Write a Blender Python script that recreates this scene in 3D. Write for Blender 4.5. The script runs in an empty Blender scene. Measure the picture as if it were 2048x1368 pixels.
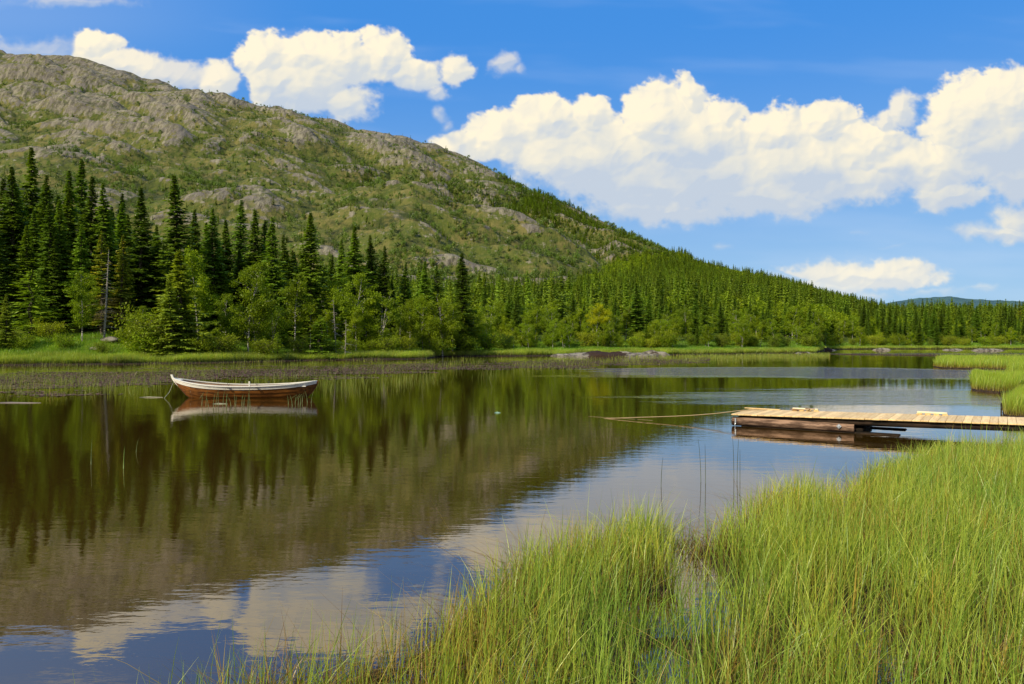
import bpy, math, random
import numpy as np
from mathutils import Vector, Matrix, Euler

C = bpy.context.scene.collection
PI = math.pi
F = 1500.0          # focal length in photo pixels
CH = 1.9            # camera height over the lake
HY = 685.0
rng = np.random.default_rng(7)
random.seed(7)

def ux(px): return (np.asarray(px, float) - 1024.0) / F
def sdepth(py): return F * CH / (np.asarray(py, float) - HY)

# ------------------------------------------------------------------ noise
_perm = np.random.default_rng(3).permutation(512)
_g = np.random.default_rng(4).uniform(0, 2 * PI, 512)
_gc = np.cos(_g); _gs = np.sin(_g)
def _h(ix, iy): return _perm[(_perm[ix & 511] + iy) & 511]
def pn(x, y):
    x = np.asarray(x, float); y = np.asarray(y, float)
    ix = np.floor(x).astype(int); iy = np.floor(y).astype(int)
    fx = x - ix; fy = y - iy
    u = fx * fx * fx * (fx * (fx * 6 - 15) + 10); v = fy * fy * fy * (fy * (fy * 6 - 15) + 10)
    def gr(a, b, dx, dy):
        t = _h(a, b)
        return _gc[t] * dx + _gs[t] * dy
    n00 = gr(ix, iy, fx, fy); n10 = gr(ix + 1, iy, fx - 1, fy)
    n01 = gr(ix, iy + 1, fx, fy - 1); n11 = gr(ix + 1, iy + 1, fx - 1, fy - 1)
    a = n00 + u * (n10 - n00); b = n01 + u * (n11 - n01)
    return (a + v * (b - a)) * 1.5
def fbm(x, y, o=4):
    s = 0; a = 1.0; t = 0
    for i in range(o):
        s = s + a * pn(x * 2 ** i + 17.3 * i, y * 2 ** i - 9.1 * i); t += a; a *= .5
    return s / t
def sm(a, b, x):
    t = np.clip((x - a) / (b - a), 0, 1)
    return t * t * (3 - 2 * t)

# ------------------------------------------------------------------ mesh + object helpers
def mk_mesh(name, v, f, col=None, smooth=False):
    """v (n,3), f (m,3|4) arrays; col (n,3) goes to point attribute 'col'"""
    v = np.asarray(v, np.float32); f = np.asarray(f, np.int32)
    me = bpy.data.meshes.new(name)
    me.vertices.add(len(v)); me.vertices.foreach_set('co', v.ravel())
    k = f.shape[1]
    me.loops.add(f.size); me.loops.foreach_set('vertex_index', f.ravel())
    me.polygons.add(len(f))
    me.polygons.foreach_set('loop_start', np.arange(0, f.size, k, dtype=np.int32))
    me.polygons.foreach_set('loop_total', np.full(len(f), k, np.int32))
    if smooth: me.polygons.foreach_set('use_smooth', np.ones(len(f), bool))
    me.update(calc_edges=True)
    if col is not None:
        c4 = np.ones((len(v), 4), np.float32); c4[:, :3] = col
        a = me.attributes.new('col', 'FLOAT_COLOR', 'POINT'); a.data.foreach_set('color', c4.ravel())
    return me

class MB:
    """collects pieces (verts, faces) of one mesh"""
    def __init__(s): s.v = []; s.f = []
    def add(s, vs, fs):
        o = len(s.v); s.v += [tuple(p) for p in vs]; s.f += [tuple(i + o for i in q) for q in fs]; return s
    def box(s, c, d, rot=None, bev=0.0):
        hx, hy, hz = d[0] / 2, d[1] / 2, d[2] / 2
        if bev:
            pts = []
            for z, e in ((-hz, bev), (-hz + bev, 0), (hz - bev, 0), (hz, bev)):
                for x, y in ((-hx + bev, -hy + e), (hx - bev, -hy + e), (hx - e, -hy + bev), (hx - e, hy - bev), (hx - bev, hy - e), (-hx + bev, hy - e), (-hx + e, hy - bev), (-hx + e, -hy + bev)):
                    pts.append((x, y, z))
            fs = [tuple(range(7, -1, -1)), tuple(range(24, 32))]
            for k in range(3):
                for i in range(8): fs.append((k * 8 + i, k * 8 + (i + 1) % 8, k * 8 + 8 + (i + 1) % 8, k * 8 + 8 + i))
        else:
            pts = [(x, y, z) for z in (-hz, hz) for x, y in ((-hx, -hy), (hx, -hy), (hx, hy), (-hx, hy))]
            fs = [(3, 2, 1, 0), (4, 5, 6, 7), (0, 1, 5, 4), (1, 2, 6, 5), (2, 3, 7, 6), (3, 0, 4, 7)]
        M = rot or Matrix.Identity(3)
        return s.add([M @ Vector(p) + Vector(c) for p in pts], fs)
    def tube(s, pts, rad, n=8, cap=True):
        pts = [Vector(p) for p in pts]
        rad = rad if isinstance(rad, (list, tuple)) else [rad] * len(pts)
        vs = []; fs = []
        for i, p in enumerate(pts):
            t = (pts[min(i + 1, len(pts) - 1)] - pts[max(i - 1, 0)]).normalized()
            up = Vector((0, 0, 1)) if abs(t.z) < .9 else Vector((1, 0, 0))
            a = t.cross(up).normalized(); b = t.cross(a)
            for k in range(n):
                q = 2 * PI * k / n; vs.append(p + (a * math.cos(q) + b * math.sin(q)) * rad[i])
        for i in range(len(pts) - 1):
            for k in range(n): fs.append((i * n + k, i * n + (k + 1) % n, (i + 1) * n + (k + 1) % n, (i + 1) * n + k))
        if cap: fs += [tuple(range(n)), tuple(range((len(pts) - 1) * n, len(pts) * n))[::-1]]
        return s.add(vs, fs)
    def build(s, name, m, parent=None, smooth=False):
        me = bpy.data.meshes.new(name); me.from_pydata(s.v, [], s.f); me.update()
        if smooth:
            me.polygons.foreach_set('use_smooth', [True] * len(me.polygons))
        return link(name, me, m, parent)

def link(name, me, m=None, parent=None):
    o = bpy.data.objects.new(name, me)
    if m: me.materials.clear(); me.materials.append(m)
    C.objects.link(o); o.parent = parent
    return o
def tag(o, label=None, cat=None, group=None, kind=None):
    for k, v in (('label', label), ('category', cat), ('group', group), ('kind', kind)):
        if v: o[k] = v
    return o
def empty(name, loc, rz=0):
    o = bpy.data.objects.new(name, None); C.objects.link(o); o.location = loc; o.rotation_euler = (0, 0, rz); o.empty_display_size = .2
    return o

# ------------------------------------------------------------------ node helpers
class NT:
    def __init__(s, tree): s.t = tree; s.t.nodes.clear()
    def n(s, typ, **kw):
        nd = s.t.nodes.new(typ)
        for k, v in kw.items(): setattr(nd, k, v)
        return nd
    def l(s, a, b): s.t.links.new(a, b)
    def put(s, sock, v):
        if v is None: return
        if isinstance(v, bpy.types.NodeSocket): s.l(v, sock)
        else:
            if isinstance(v, (tuple, list)) and len(v) == 3 and sock.type == 'RGBA': v = (*v, 1)
            sock.default_value = v
    def math(s, op, a, b=None, c=None, clamp=False):
        nd = s.n('ShaderNodeMath', operation=op); nd.use_clamp = clamp
        for i, v in enumerate((a, b, c)): s.put(nd.inputs[i], v)
        return nd.outputs[0]
    def vm(s, op, a, b=None, out=0):
        nd = s.n('ShaderNodeVectorMath', operation=op)
        s.put(nd.inputs[0], a)
        if op == 'SCALE': s.put(nd.inputs[3], b)
        elif b is not None: s.put(nd.inputs[1], b)
        return nd.outputs['Value'] if op in ('LENGTH', 'DOT_PRODUCT') else nd.outputs[0]
    def mix(s, fac, a, b, bt='MIX'):
        nd = s.n('ShaderNodeMix', data_type='RGBA', blend_type=bt); nd.clamp_factor = True
        s.put(nd.inputs[0], fac); s.put(nd.inputs[6], a); s.put(nd.inputs[7], b)
        return nd.outputs[2]
    def ss(s, x, a, b, to0=0.0, to1=1.0):
        nd = s.n('ShaderNodeMapRange', interpolation_type='SMOOTHSTEP')
        s.put(nd.inputs[0], x); s.put(nd.inputs[1], a); s.put(nd.inputs[2], b); s.put(nd.inputs[3], to0); s.put(nd.inputs[4], to1)
        return nd.outputs[0]
    def noise(s, vec, scale, detail=4, rough=.55, dist=0.0, out=0):
        nd = s.n('ShaderNodeTexNoise'); s.put(nd.inputs['Vector'], vec)
        nd.inputs['Scale'].default_value = scale; nd.inputs['Detail'].default_value = detail
        nd.inputs['Roughness'].default_value = rough; nd.inputs['Distortion'].default_value = dist
        return nd.outputs[out]
    def mapping(s, vec, scale=(1, 1, 1), rot=(0, 0, 0), loc=(0, 0, 0)):
        nd = s.n('ShaderNodeMapping'); s.put(nd.inputs[0], vec)
        nd.inputs[1].default_value = loc; nd.inputs[2].default_value = rot; nd.inputs[3].default_value = scale
        return nd.outputs[0]
    def bump(s, h, st, d, nrm=None):
        nd = s.n('ShaderNodeBump'); s.put(nd.inputs['Strength'], st); s.put(nd.inputs['Distance'], d); s.put(nd.inputs['Height'], h)
        if nrm: s.l(nrm, nd.inputs['Normal'])
        return nd.outputs[0]

def new_mat(name):
    m = bpy.data.materials.new(name); m.use_nodes = True
    t = NT(m.node_tree); out = t.n('ShaderNodeOutputMaterial')
    return m, t, out
def pbsdf(t, out, col, rough=.7, spec=.3, nrm=None, metal=0.0):
    p = t.n('ShaderNodeBsdfPrincipled')
    t.put(p.inputs['Base Color'], col); t.put(p.inputs['Roughness'], rough)
    t.put(p.inputs['Specular IOR Level'], spec); t.put(p.inputs['Metallic'], metal)
    if nrm: t.l(nrm, p.inputs['Normal'])
    if out: t.l(p.outputs[0], out.inputs[0])
    return p

def foliage_mat(name, tint=(1, 1, 1), transl=.35, rnd=.35, hue=None, spec=.2):
    """leaf material: point colour x per-tree variation, part of the light passes through"""
    m, t, out = new_mat(name)
    at = t.n('ShaderNodeAttribute', attribute_name='col')
    oi = t.n('ShaderNodeObjectInfo')
    k = t.math('MULTIPLY_ADD', oi.outputs['Random'], rnd * 2, 1 - rnd)
    c = t.mix(1.0, at.outputs['Color'], (*tint, 1), 'MULTIPLY')
    if hue:
        r2 = t.math('FRACT', t.math('MULTIPLY', oi.outputs['Random'], 7.31))
        c2 = t.mix(1.0, c, (*hue, 1), 'MULTIPLY')
        c = t.mix(r2, c, c2)
    c = t.vm('SCALE', c, k)
    d = t.n('ShaderNodeBsdfDiffuse'); t.put(d.inputs[0], c)
    tr = t.n('ShaderNodeBsdfTranslucent')
    cc = t.mix(1.0, c, (1.25, 1.2, .5, 1), 'MULTIPLY'); t.put(tr.inputs[0], cc)
    mx = t.n('ShaderNodeMixShader'); mx.inputs[0].default_value = transl
    t.l(d.outputs[0], mx.inputs[1]); t.l(tr.outputs[0], mx.inputs[2])  # second bark is a much darker tone for the timbers under the deck
    g = t.n('ShaderNodeBsdfGlossy'); g.inputs['Roughness'].default_value = .45; g.inputs[0].default_value = (1, 1, .9, 1)
    m2 = t.n('ShaderNodeMixShader'); m2.inputs[0].default_value = .04 * spec / .2
    t.l(mx.outputs[0], m2.inputs[1]); t.l(g.outputs[0], m2.inputs[2])
    t.l(m2.outputs[0], out.inputs[0])
    return m

# ================================================================== CAMERA, SUN, SKY
cam = bpy.data.cameras.new('camera'); co = bpy.data.objects.new('camera', cam); C.objects.link(co)
co.location = (0, 0, CH); co.rotation_euler = (PI / 2, 0, 0)
cam.sensor_width = 36; cam.lens = 36 * F / 2048; cam.clip_start = .05; cam.clip_end = 60000
bpy.context.scene.camera = co

SUN = Vector((-.70, -.71, 0)).normalized(); SEL = math.radians(38)
sdir = Vector((SUN.x * math.cos(SEL), SUN.y * math.cos(SEL), math.sin(SEL)))
sl = bpy.data.lights.new('sun', 'SUN'); sl.energy = 5.0; sl.angle = math.radians(.6); sl.color = (1.0, .90, .68)
so = bpy.data.objects.new('sun', sl); C.objects.link(so); so.rotation_euler = sdir.to_track_quat('Z', 'Y').to_euler()

def build_world():
    w = bpy.data.worlds.new('World'); bpy.context.scene.world = w; w.use_nodes = True
    t = NT(w.node_tree); out = t.n('ShaderNodeOutputWorld'); bg = t.n('ShaderNodeBackground')
    t.l(bg.outputs[0], out.inputs[0]); bg.inputs[1].default_value = .1
    sky = t.n('ShaderNodeTexSky', sky_type='NISHITA'); sky.sun_disc = False
    sky.sun_elevation = SEL; sky.sun_rotation = math.atan2(SUN.x, SUN.y); sky.altitude = 100; sky.air_density = 1.0; sky.dust_density = .4; sky.ozone_density = 2.5
    tc = t.n('ShaderNodeTexCoord'); D = t.vm('NORMALIZE', tc.outputs['Generated'])
    sp = t.n('ShaderNodeSeparateXYZ'); t.l(D, sp.inputs[0]); X, Y, Z = sp.outputs
    hs = t.n('ShaderNodeHueSaturation'); hs.inputs['Saturation'].default_value = 1.25; hs.inputs['Value'].default_value = 1.0; t.l(sky.outputs[0], hs.inputs['Color'])
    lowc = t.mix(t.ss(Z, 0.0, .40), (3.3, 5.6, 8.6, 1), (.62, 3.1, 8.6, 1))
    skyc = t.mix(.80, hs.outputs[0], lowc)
    # unseen sky behind the camera is paled to make its fill light less blue
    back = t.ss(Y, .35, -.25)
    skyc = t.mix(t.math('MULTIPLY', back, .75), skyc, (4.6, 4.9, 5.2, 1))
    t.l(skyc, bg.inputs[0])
    w.cycles.sampling_method = 'MANUAL'; w.cycles.sample_map_resolution = 512
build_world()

def build_clouds():
    """cumulus layer: a curved sheet 20 km away whose points carry cloud colour and cover"""
    gx = np.concatenate([np.linspace(-2600, -60, 160, endpoint=False), np.linspace(-60, 2110, 1300, endpoint=False), np.linspace(2110, 4600, 160)])
    gy = np.concatenate([np.linspace(-900, -20, 110, endpoint=False), np.linspace(-20, 640, 400, endpoint=False), np.linspace(640, 690, 12)])
    X, Y = np.meshgrid(gx, gy)
    wx = X + 26 * fbm(X / 130, Y / 110, 3) + 9 * fbm(X / 34 + 9, Y / 30, 2); wy = Y + 20 * fbm(X / 120 + 40, Y / 100, 3) + 8 * fbm(X / 32 + 70, Y / 30, 2)
    B = [(190, 100, 66, 50, 1), (250, 140, 120, 52, .75), (340, 155, 110, 46, .6), (432, 160, 52, 44, .8), (90, 100, 150, 34, .34),
         (535, 112, 78, 56, 1), (620, 115, 90, 58, 1), (690, 125, 90, 58, 1), (768, 115, 66, 62, 1), (610, 178, 120, 66, 1), (830, 152, 72, 36, .9), (700, 212, 70, 44, .9), (560, 160, 90, 60, 1),
         (918, 142, 38, 36, .8), (1008, 128, 34, 26, .5), (880, 182, 36, 20, .6), (690, 246, 38, 24, .7), (878, 232, 16, 24, .45), (884, 258, 18, 20, .35), (1042, 138, 16, 14, .4),
         (915, 292, 70, 32, 1), (1000, 280, 92, 55, 1), (1095, 248, 88, 62, 1), (1180, 240, 62, 58, 1), (1190, 320, 200, 90, 1), (1320, 240, 92, 80, 1), (1372, 192, 46, 46, 1),
         (1400, 295, 150, 112, 1), (1330, 372, 220, 76, 1), (1335, 424, 200, 36, .9), (1455, 232, 32, 34, .8), (1560, 270, 92, 64, 1), (1655, 250, 70, 54, 1), (1600, 335, 170, 86, 1),
         (1530, 398, 200, 48, .9), (1750, 300, 95, 66, 1), (1800, 216, 42, 42, .7), (1765, 245, 34, 34, .7), (1850, 335, 165, 62, 1), (1950, 235, 112, 98, 1), (2030, 215, 100, 92, 1), (2010, 300, 120, 84, 1),
         (1900, 392, 110, 36, .9), (2040, 360, 90, 64, .95), (1965, 468, 85, 22, .6), (2055, 440, 80, 42, .8), (2220, 260, 210, 130, 1), (2220, 470, 130, 30, .8), (1480, 360, 150, 70, 1), (1700, 370, 150, 50, .9),
         (1720, 550, 185, 40, .8), (1620, 576, 150, 26, .6), (2020, 470, 90, 26, .7), (1745, 594, 52, 18, .5), (1433, 492, 24, 12, .35), (1570, 560, 110, 16, .3), (1965, 578, 46, 9, .3), (1850, 585, 95, 12, .3),
         (1710, 467, 30, 8, .25), (1780, 492, 42, 8, .2), (150, 4, 140, 16, .35), (-160, 95, 170, 60, .8), (-500, 200, 200, 70, 1), (2700, 330, 230, 90, 1), (-900, 20, 260, 120, 1), (3200, 60, 300, 120, 1), (2600, -120, 260, 90, .8), (400, -330, 330, 80, .6), (1500, -420, 380, 70, .6)]
    f = np.zeros_like(X); amp = np.zeros_like(X); K = 20.0
    for (cx, cy, rx, ry, a) in B:
        d = 1 - np.sqrt(((wx - cx) / (rx * 1.0)) ** 2 + ((wy - cy) / (ry * 1.0)) ** 2)
        d = d * min(1.0, .45 + ry / 110)
        e = np.exp(K * np.clip(d, -1.2, 1)); f += e; amp += e * a
    amp /= f; f = np.log(f) / K
    def bil(s, ox): return 1 - 2 * np.abs(pn(X / s + ox, Y / (s * .85) + ox * 1.7))
    b = .46 * bil(86, 3) + .30 * bil(43, 11) + .17 * bil(21, 23) + .10 * bil(10.5, 31)
    fld = f + .24 * (b - .42) + .16 * fbm(X / 38 + 3, Y / 26, 5) + .07 * fbm(X / 9 + 3, Y / 7, 3)
    bl = .62 * bil(165, 3) + .38 * bil(74, 11)
    sh = np.sqrt(np.clip(f + .30 * (bl - .35) + .05, .0, 1.2)) * 76 + 1.2 * bil(26, 23)
    gyy, gxx = np.gradient(sh, gy, gx)
    n = 1 / np.sqrt(gxx ** 2 + gyy ** 2 + 1)
    lam = (-(-.52) * -gxx * -1) * 0
    Lx, Ly, Lz = -.55, -.62, .56                       # light: from the left, from above (py runs down), from the viewer
    lam = np.clip((-gxx * Lx - gyy * Ly + Lz) * n, 0, 1)
    def look(dx, dy):
        ix = np.clip(np.searchsorted(gx, gx + dx), 0, len(gx) - 1); iy = np.clip(np.searchsorted(gy, gy + dy), 0, len(gy) - 1)
        return f[iy][:, ix]
    occ = sm(.0, .75, look(-25, -45)) * .45 + sm(.0, .75, look(-45, -95)) * .35 + sm(-.05, .5, look(-10, -140)) * .35
    light = np.clip(.80 + .72 * (lam - .55) * (1 - .55 * np.clip(occ, 0, 1)) - .70 * occ + .42 * fbm(X / 150 + 5, Y / 85, 5), 0, 1)
    soft = .20 + .22 * sm(.0, .9, occ) + .5 * np.clip(1 - amp, 0, 1) + .16 * sm(-.1, .5, fbm(X / 90 + 60, Y / 70, 3))
    alpha = sm(-.02, 1, (fld + .02) / soft) * np.clip(amp * 1.15, 0, 1)
    alpha = sm(0, 1, alpha) * .5 + alpha * .5
    cs = np.array([.56, .64, .75]); cm = np.array([.80, .79, .72]); cl = np.array([1.04, .94, .72])
    L = light[..., None]; col = np.where(L < .5, cs + (cm - cs) * (L * 2), cm + (cl - cm) * (L * 2 - 1))
    lowh = sm(450, 640, Y)[..., None]; col = col * (1 - .35 * lowh) + np.array([.74, .80, .86]) * .35 * lowh
    # thin high veil
    v = fbm(X / 520 + Y / 260, Y / 85 - X / 900 + 3, 4)
    veil = sm(-.05, .55, v) * .26 * (sm(900, 100, X) * .9 + .35) + .20 * sm(380, 640, Y) * sm(-.3, .4, fbm(X / 420 + 8, Y / 60, 4)) + .16 * sm(150, 30, Y) * sm(700, 0, X)
    a2 = alpha + veil * (1 - alpha)
    col = (col * alpha[..., None] + np.array([.70, .80, .95]) * (veil * (1 - alpha))[..., None]) / np.maximum(a2, 1e-4)[..., None]
    D = np.stack([(X - 1024) / F, np.ones_like(X), (HY - Y) / F], -1); D /= np.linalg.norm(D, axis=-1, keepdims=True); D *= 20000
    nr, nc = X.shape; i = np.arange(nr * nc).reshape(nr, nc); fc = np.stack([i[:-1, :-1], i[:-1, 1:], i[1:, 1:], i[1:, :-1]], -1).reshape(-1, 4)
    me = mk_mesh('sky_clouds', D.reshape(-1, 3), fc, col.reshape(-1, 3))
    at = me.attributes.new('cover', 'FLOAT', 'POINT'); at.data.foreach_set('value', a2.astype(np.float32).ravel())
    m, t, out = new_mat('cumulus'); c = t.n('ShaderNodeAttribute', attribute_name='col'); av = t.n('ShaderNodeAttribute', attribute_name='cover')
    em = t.n('ShaderNodeEmission'); t.l(c.outputs['Color'], em.inputs[0]); em.inputs[1].default_value = 1.0
    tr = t.n('ShaderNodeBsdfTransparent'); mx = t.n('ShaderNodeMixShader'); t.l(av.outputs['Fac'], mx.inputs[0]); t.l(tr.outputs[0], mx.inputs[1]); t.l(em.outputs[0], mx.inputs[2]); t.l(mx.outputs[0], out.inputs[0])
    m.cycles.emission_sampling = 'NONE'
    tag(link('sky_clouds', me, m), kind='structure')
build_clouds()

# ================================================================== TERRAIN
def tab(px, *pairs):
    xs = [p[0] for p in pairs]; ys = [p[1] for p in pairs]
    return np.interp(px, xs, ys)
def shore_depth(px):
    py = tab(px, (-900, 733), (0, 731.5), (200, 730), (400, 727), (600, 722), (850, 718.5), (880, 714), (1100, 712.5), (1330, 711), (1500, 708.5), (1630, 707), (1655, 700), (1750, 699), (2100, 699), (2900, 699))
    return sdepth(py)
def skyline(px):
    return tab(px, (-1500, 60), (-300, 80), (0, 112), (60, 122), (140, 138), (190, 152), (300, 172), (420, 200), (520, 222), (640, 247), (700, 264), (790, 290), (870, 304), (930, 325), (1000, 353),
               (1100, 402), (1180, 438), (1260, 471), (1320, 498), (1370, 524), (1400, 545), (1500, 566), (1560, 586), (1620, 606), (1680, 628), (1720, 640), (1760, 652), (1850, 664), (2100, 668), (3000, 668))
def ridge_depth(px):
    return tab(px, (-900, 1400), (0, 1300), (500, 1150), (870, 1050), (1180, 900), (1370, 780), (1450, 700), (1600, 560), (1700, 480), (2100, 450), (3000, 450))
def knots(px):
    Ys = shore_depth(px); Yr = ridge_depth(px)
    K = []
    zz = lambda Y, py: CH + (HY - py) / F * Y
    K.append((Ys - 6, np.full_like(px, -1.2)))
    K.append((Ys, np.full_like(px, .12)))
    K.append((Ys + 4, np.full_like(px, .4)))
    K.append((Ys + 11, tab(px, (0, 2.3), (300, 2.1), (450, 1.2), (600, .8), (900, .6), (3000, .7))))
    K.append((Ys + 26, tab(px, (0, 4.2), (300, 4.0), (500, 2.6), (700, 1.8), (1000, 1.8), (1400, 2.0), (3000, 1.4))))
    Y3 = np.maximum(Ys + 60, 180); K.append((Y3, zz(Y3, tab(px, (-900, 590), (0, 600), (300, 612), (500, 630), (700, 645), (950, 662), (1200, 662), (1500, 660), (1700, 672), (1800, 677), (3000, 678)))))
    Y4 = np.maximum(np.minimum(380, Yr * .62), Y3 + 25); K.append((Y4, zz(Y4, tab(px, (-900, 450), (0, 480), (300, 520), (500, 545), (700, 560), (950, 600), (1100, 607), (1200, 597), (1300, 592), (1400, 595), (1500, 608), (1600, 635), (1700, 658), (1800, 671), (3000, 674)))))
    Y5 = np.maximum(np.minimum(560, Yr * .80), Y4 + 40); p5 = tab(px, (-900, 290), (0, 330), (300, 362), (500, 385), (640, 388), (825, 382), (930, 430), (996, 448), (1104, 482), (1170, 528), (1200, 550), (1300, 560), (1400, 570), (1500, 585), (1600, 612), (1700, 643), (1800, 666), (3000, 671))
    K.append((Y5, zz(Y5, p5)))
    dip = tab(px, (500, 0), (700, 34), (930, 62), (1100, 50), (1170, 26), (1230, 0)); up = tab(px, (-900, -40), (500, -45), (760, 0), (1230, -4), (1400, -4), (3000, -1))
    Y6 = Y5 + .22 * (Yr - Y5); K.append((Y6, zz(Y6, p5 + dip + up)))
    K.append((Yr, zz(Yr, skyline(px))))
    K.append((Yr + 260, zz(Yr + 260, np.minimum(skyline(px) + 70, 680))))
    far = tab(px, (1340, 560), (1385, 529), (1420, 531), (1470, 544), (1530, 566), (1600, 604), (1650, 640), (1700, 670), (3000, 678))
    K.append((np.full_like(px, 1900.), zz(1900., np.where(px < 1340, 620, far))))
    K.append((np.full_like(px, 2600.), np.full_like(px, 10.)))
    K.append((np.full_like(px, 12000.), np.full_like(px, 6.)))
    return K
def hermite(Y, K):
    """monotone cubic through the knots, per column"""
    ks = np.array([k[0] for k in K]); zs = np.array([k[1] for k in K])       # (n, cols)
    h = np.diff(ks, axis=0); d = np.diff(zs, axis=0) / h
    m = np.zeros_like(zs); m[0] = d[0]; m[-1] = d[-1]
    s = (d[:-1] * d[1:]) > 0
    w1 = 2 * h[1:] + h[:-1]; w2 = h[1:] + 2 * h[:-1]
    m[1:-1] = np.where(s, (w1 + w2) / (w1 / np.where(s, d[:-1], 1) + w2 / np.where(s, d[1:], 1)), 0)
    out = np.zeros_like(Y)
    out[:] = zs[0]
    for i in range(len(K) - 1):
        a = ks[i]; b = ks[i + 1]; msk = (Y >= a) & (Y <= b if i == len(K) - 2 else Y < b)
        t = np.clip((Y - a) / (b - a), 0, 1); hh = b - a
        v = (2 * t ** 3 - 3 * t ** 2 + 1) * zs[i] + (t ** 3 - 2 * t ** 2 + t) * hh * m[i] + (-2 * t ** 3 + 3 * t ** 2) * zs[i + 1] + (t ** 3 - t ** 2) * hh * m[i + 1]
        out = np.where(msk, v, out)
    out = np.where(Y > ks[-1], zs[-1], out)
    return out
def forest_mask(px, py, Y):
    lim = tab(px, (-900, 600), (0, 600), (500, 610), (850, 612), (950, 606), (1040, 600), (1100, 597), (1170, 588), (1205, 560), (1230, 535), (1300, 520), (1360, 524), (1390, 520), (1420, 400), (3000, 300))
    return sm(-14, 10, py - lim + 14 * fbm(px / 60, Y / 60, 3)) * (Y < ridge_depth(px) * 1.25)
def relief(X, Y):
    wx = X + 25 * fbm(X / 120, Y / 120, 2); wy = Y + 18 * fbm(X / 90 + 5, Y / 90, 2)
    sx = wx + .5 * wy                                        # ledges dip towards the right
    n1 = np.abs(pn(sx / 130, wy / 75)); n2 = np.abs(pn(sx / 52 + 3, wy / 30 + 9)); n3 = np.abs(pn(sx / 21 + 7, wy / 13)); n4 = np.abs(pn(sx / 9, wy / 7))
    return n1, n2, n3, n4
def ground(X, Y, detail=True):
    """returns z, rock mask for arrays X, Y (Y > 40)"""
    px = 1024 + F * X / Y
    shp = X.shape; pxf = px.ravel(); Yf = Y.ravel()
    z = hermite(Yf, knots(pxf)).reshape(shp)
    n1, n2, n3, n4 = relief(X, Y)
    Yr = ridge_depth(px)
    m = sm(150, 420, Y) * (1 - .8 * forest_mask(px, HY - F * (z - CH) / Y, Y)) * sm(1600, 1150, px) * np.where(Y < 2300, 1, 0)
    nearr = 1 - .55 * sm(.75, 1.0, Y / Yr)
    amp = m * nearr * (Y / 700) ** .5
    z = z + amp * (32 * (n1 - .30) + 11 * (n2 - .28) + 3.0 * (n3 - .28) + .8 * (n4 - .28))
    z = z + sm(70, 110, Y) * .5 * fbm(X / 14, Y / 14, 3) * sm(.3, 1.5, z)
    z = z + .12 * fbm(X / 3., Y / 3., 2) * sm(0, .2, z) + .25 * fbm(X / 6. + 3, 0 * Y, 3) * sm(.6, .1, np.abs(z))
    alt = sm(90, 430, z)
    rk = n1 * 1.0 + n2 * .9 + n3 * .6 + n4 * .4 - 1.0 + .45 * alt + .30 * fbm(X / 200, Y / 160, 3)
    rock = sm(-.12, .28, rk) * m
    return z, rock

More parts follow.
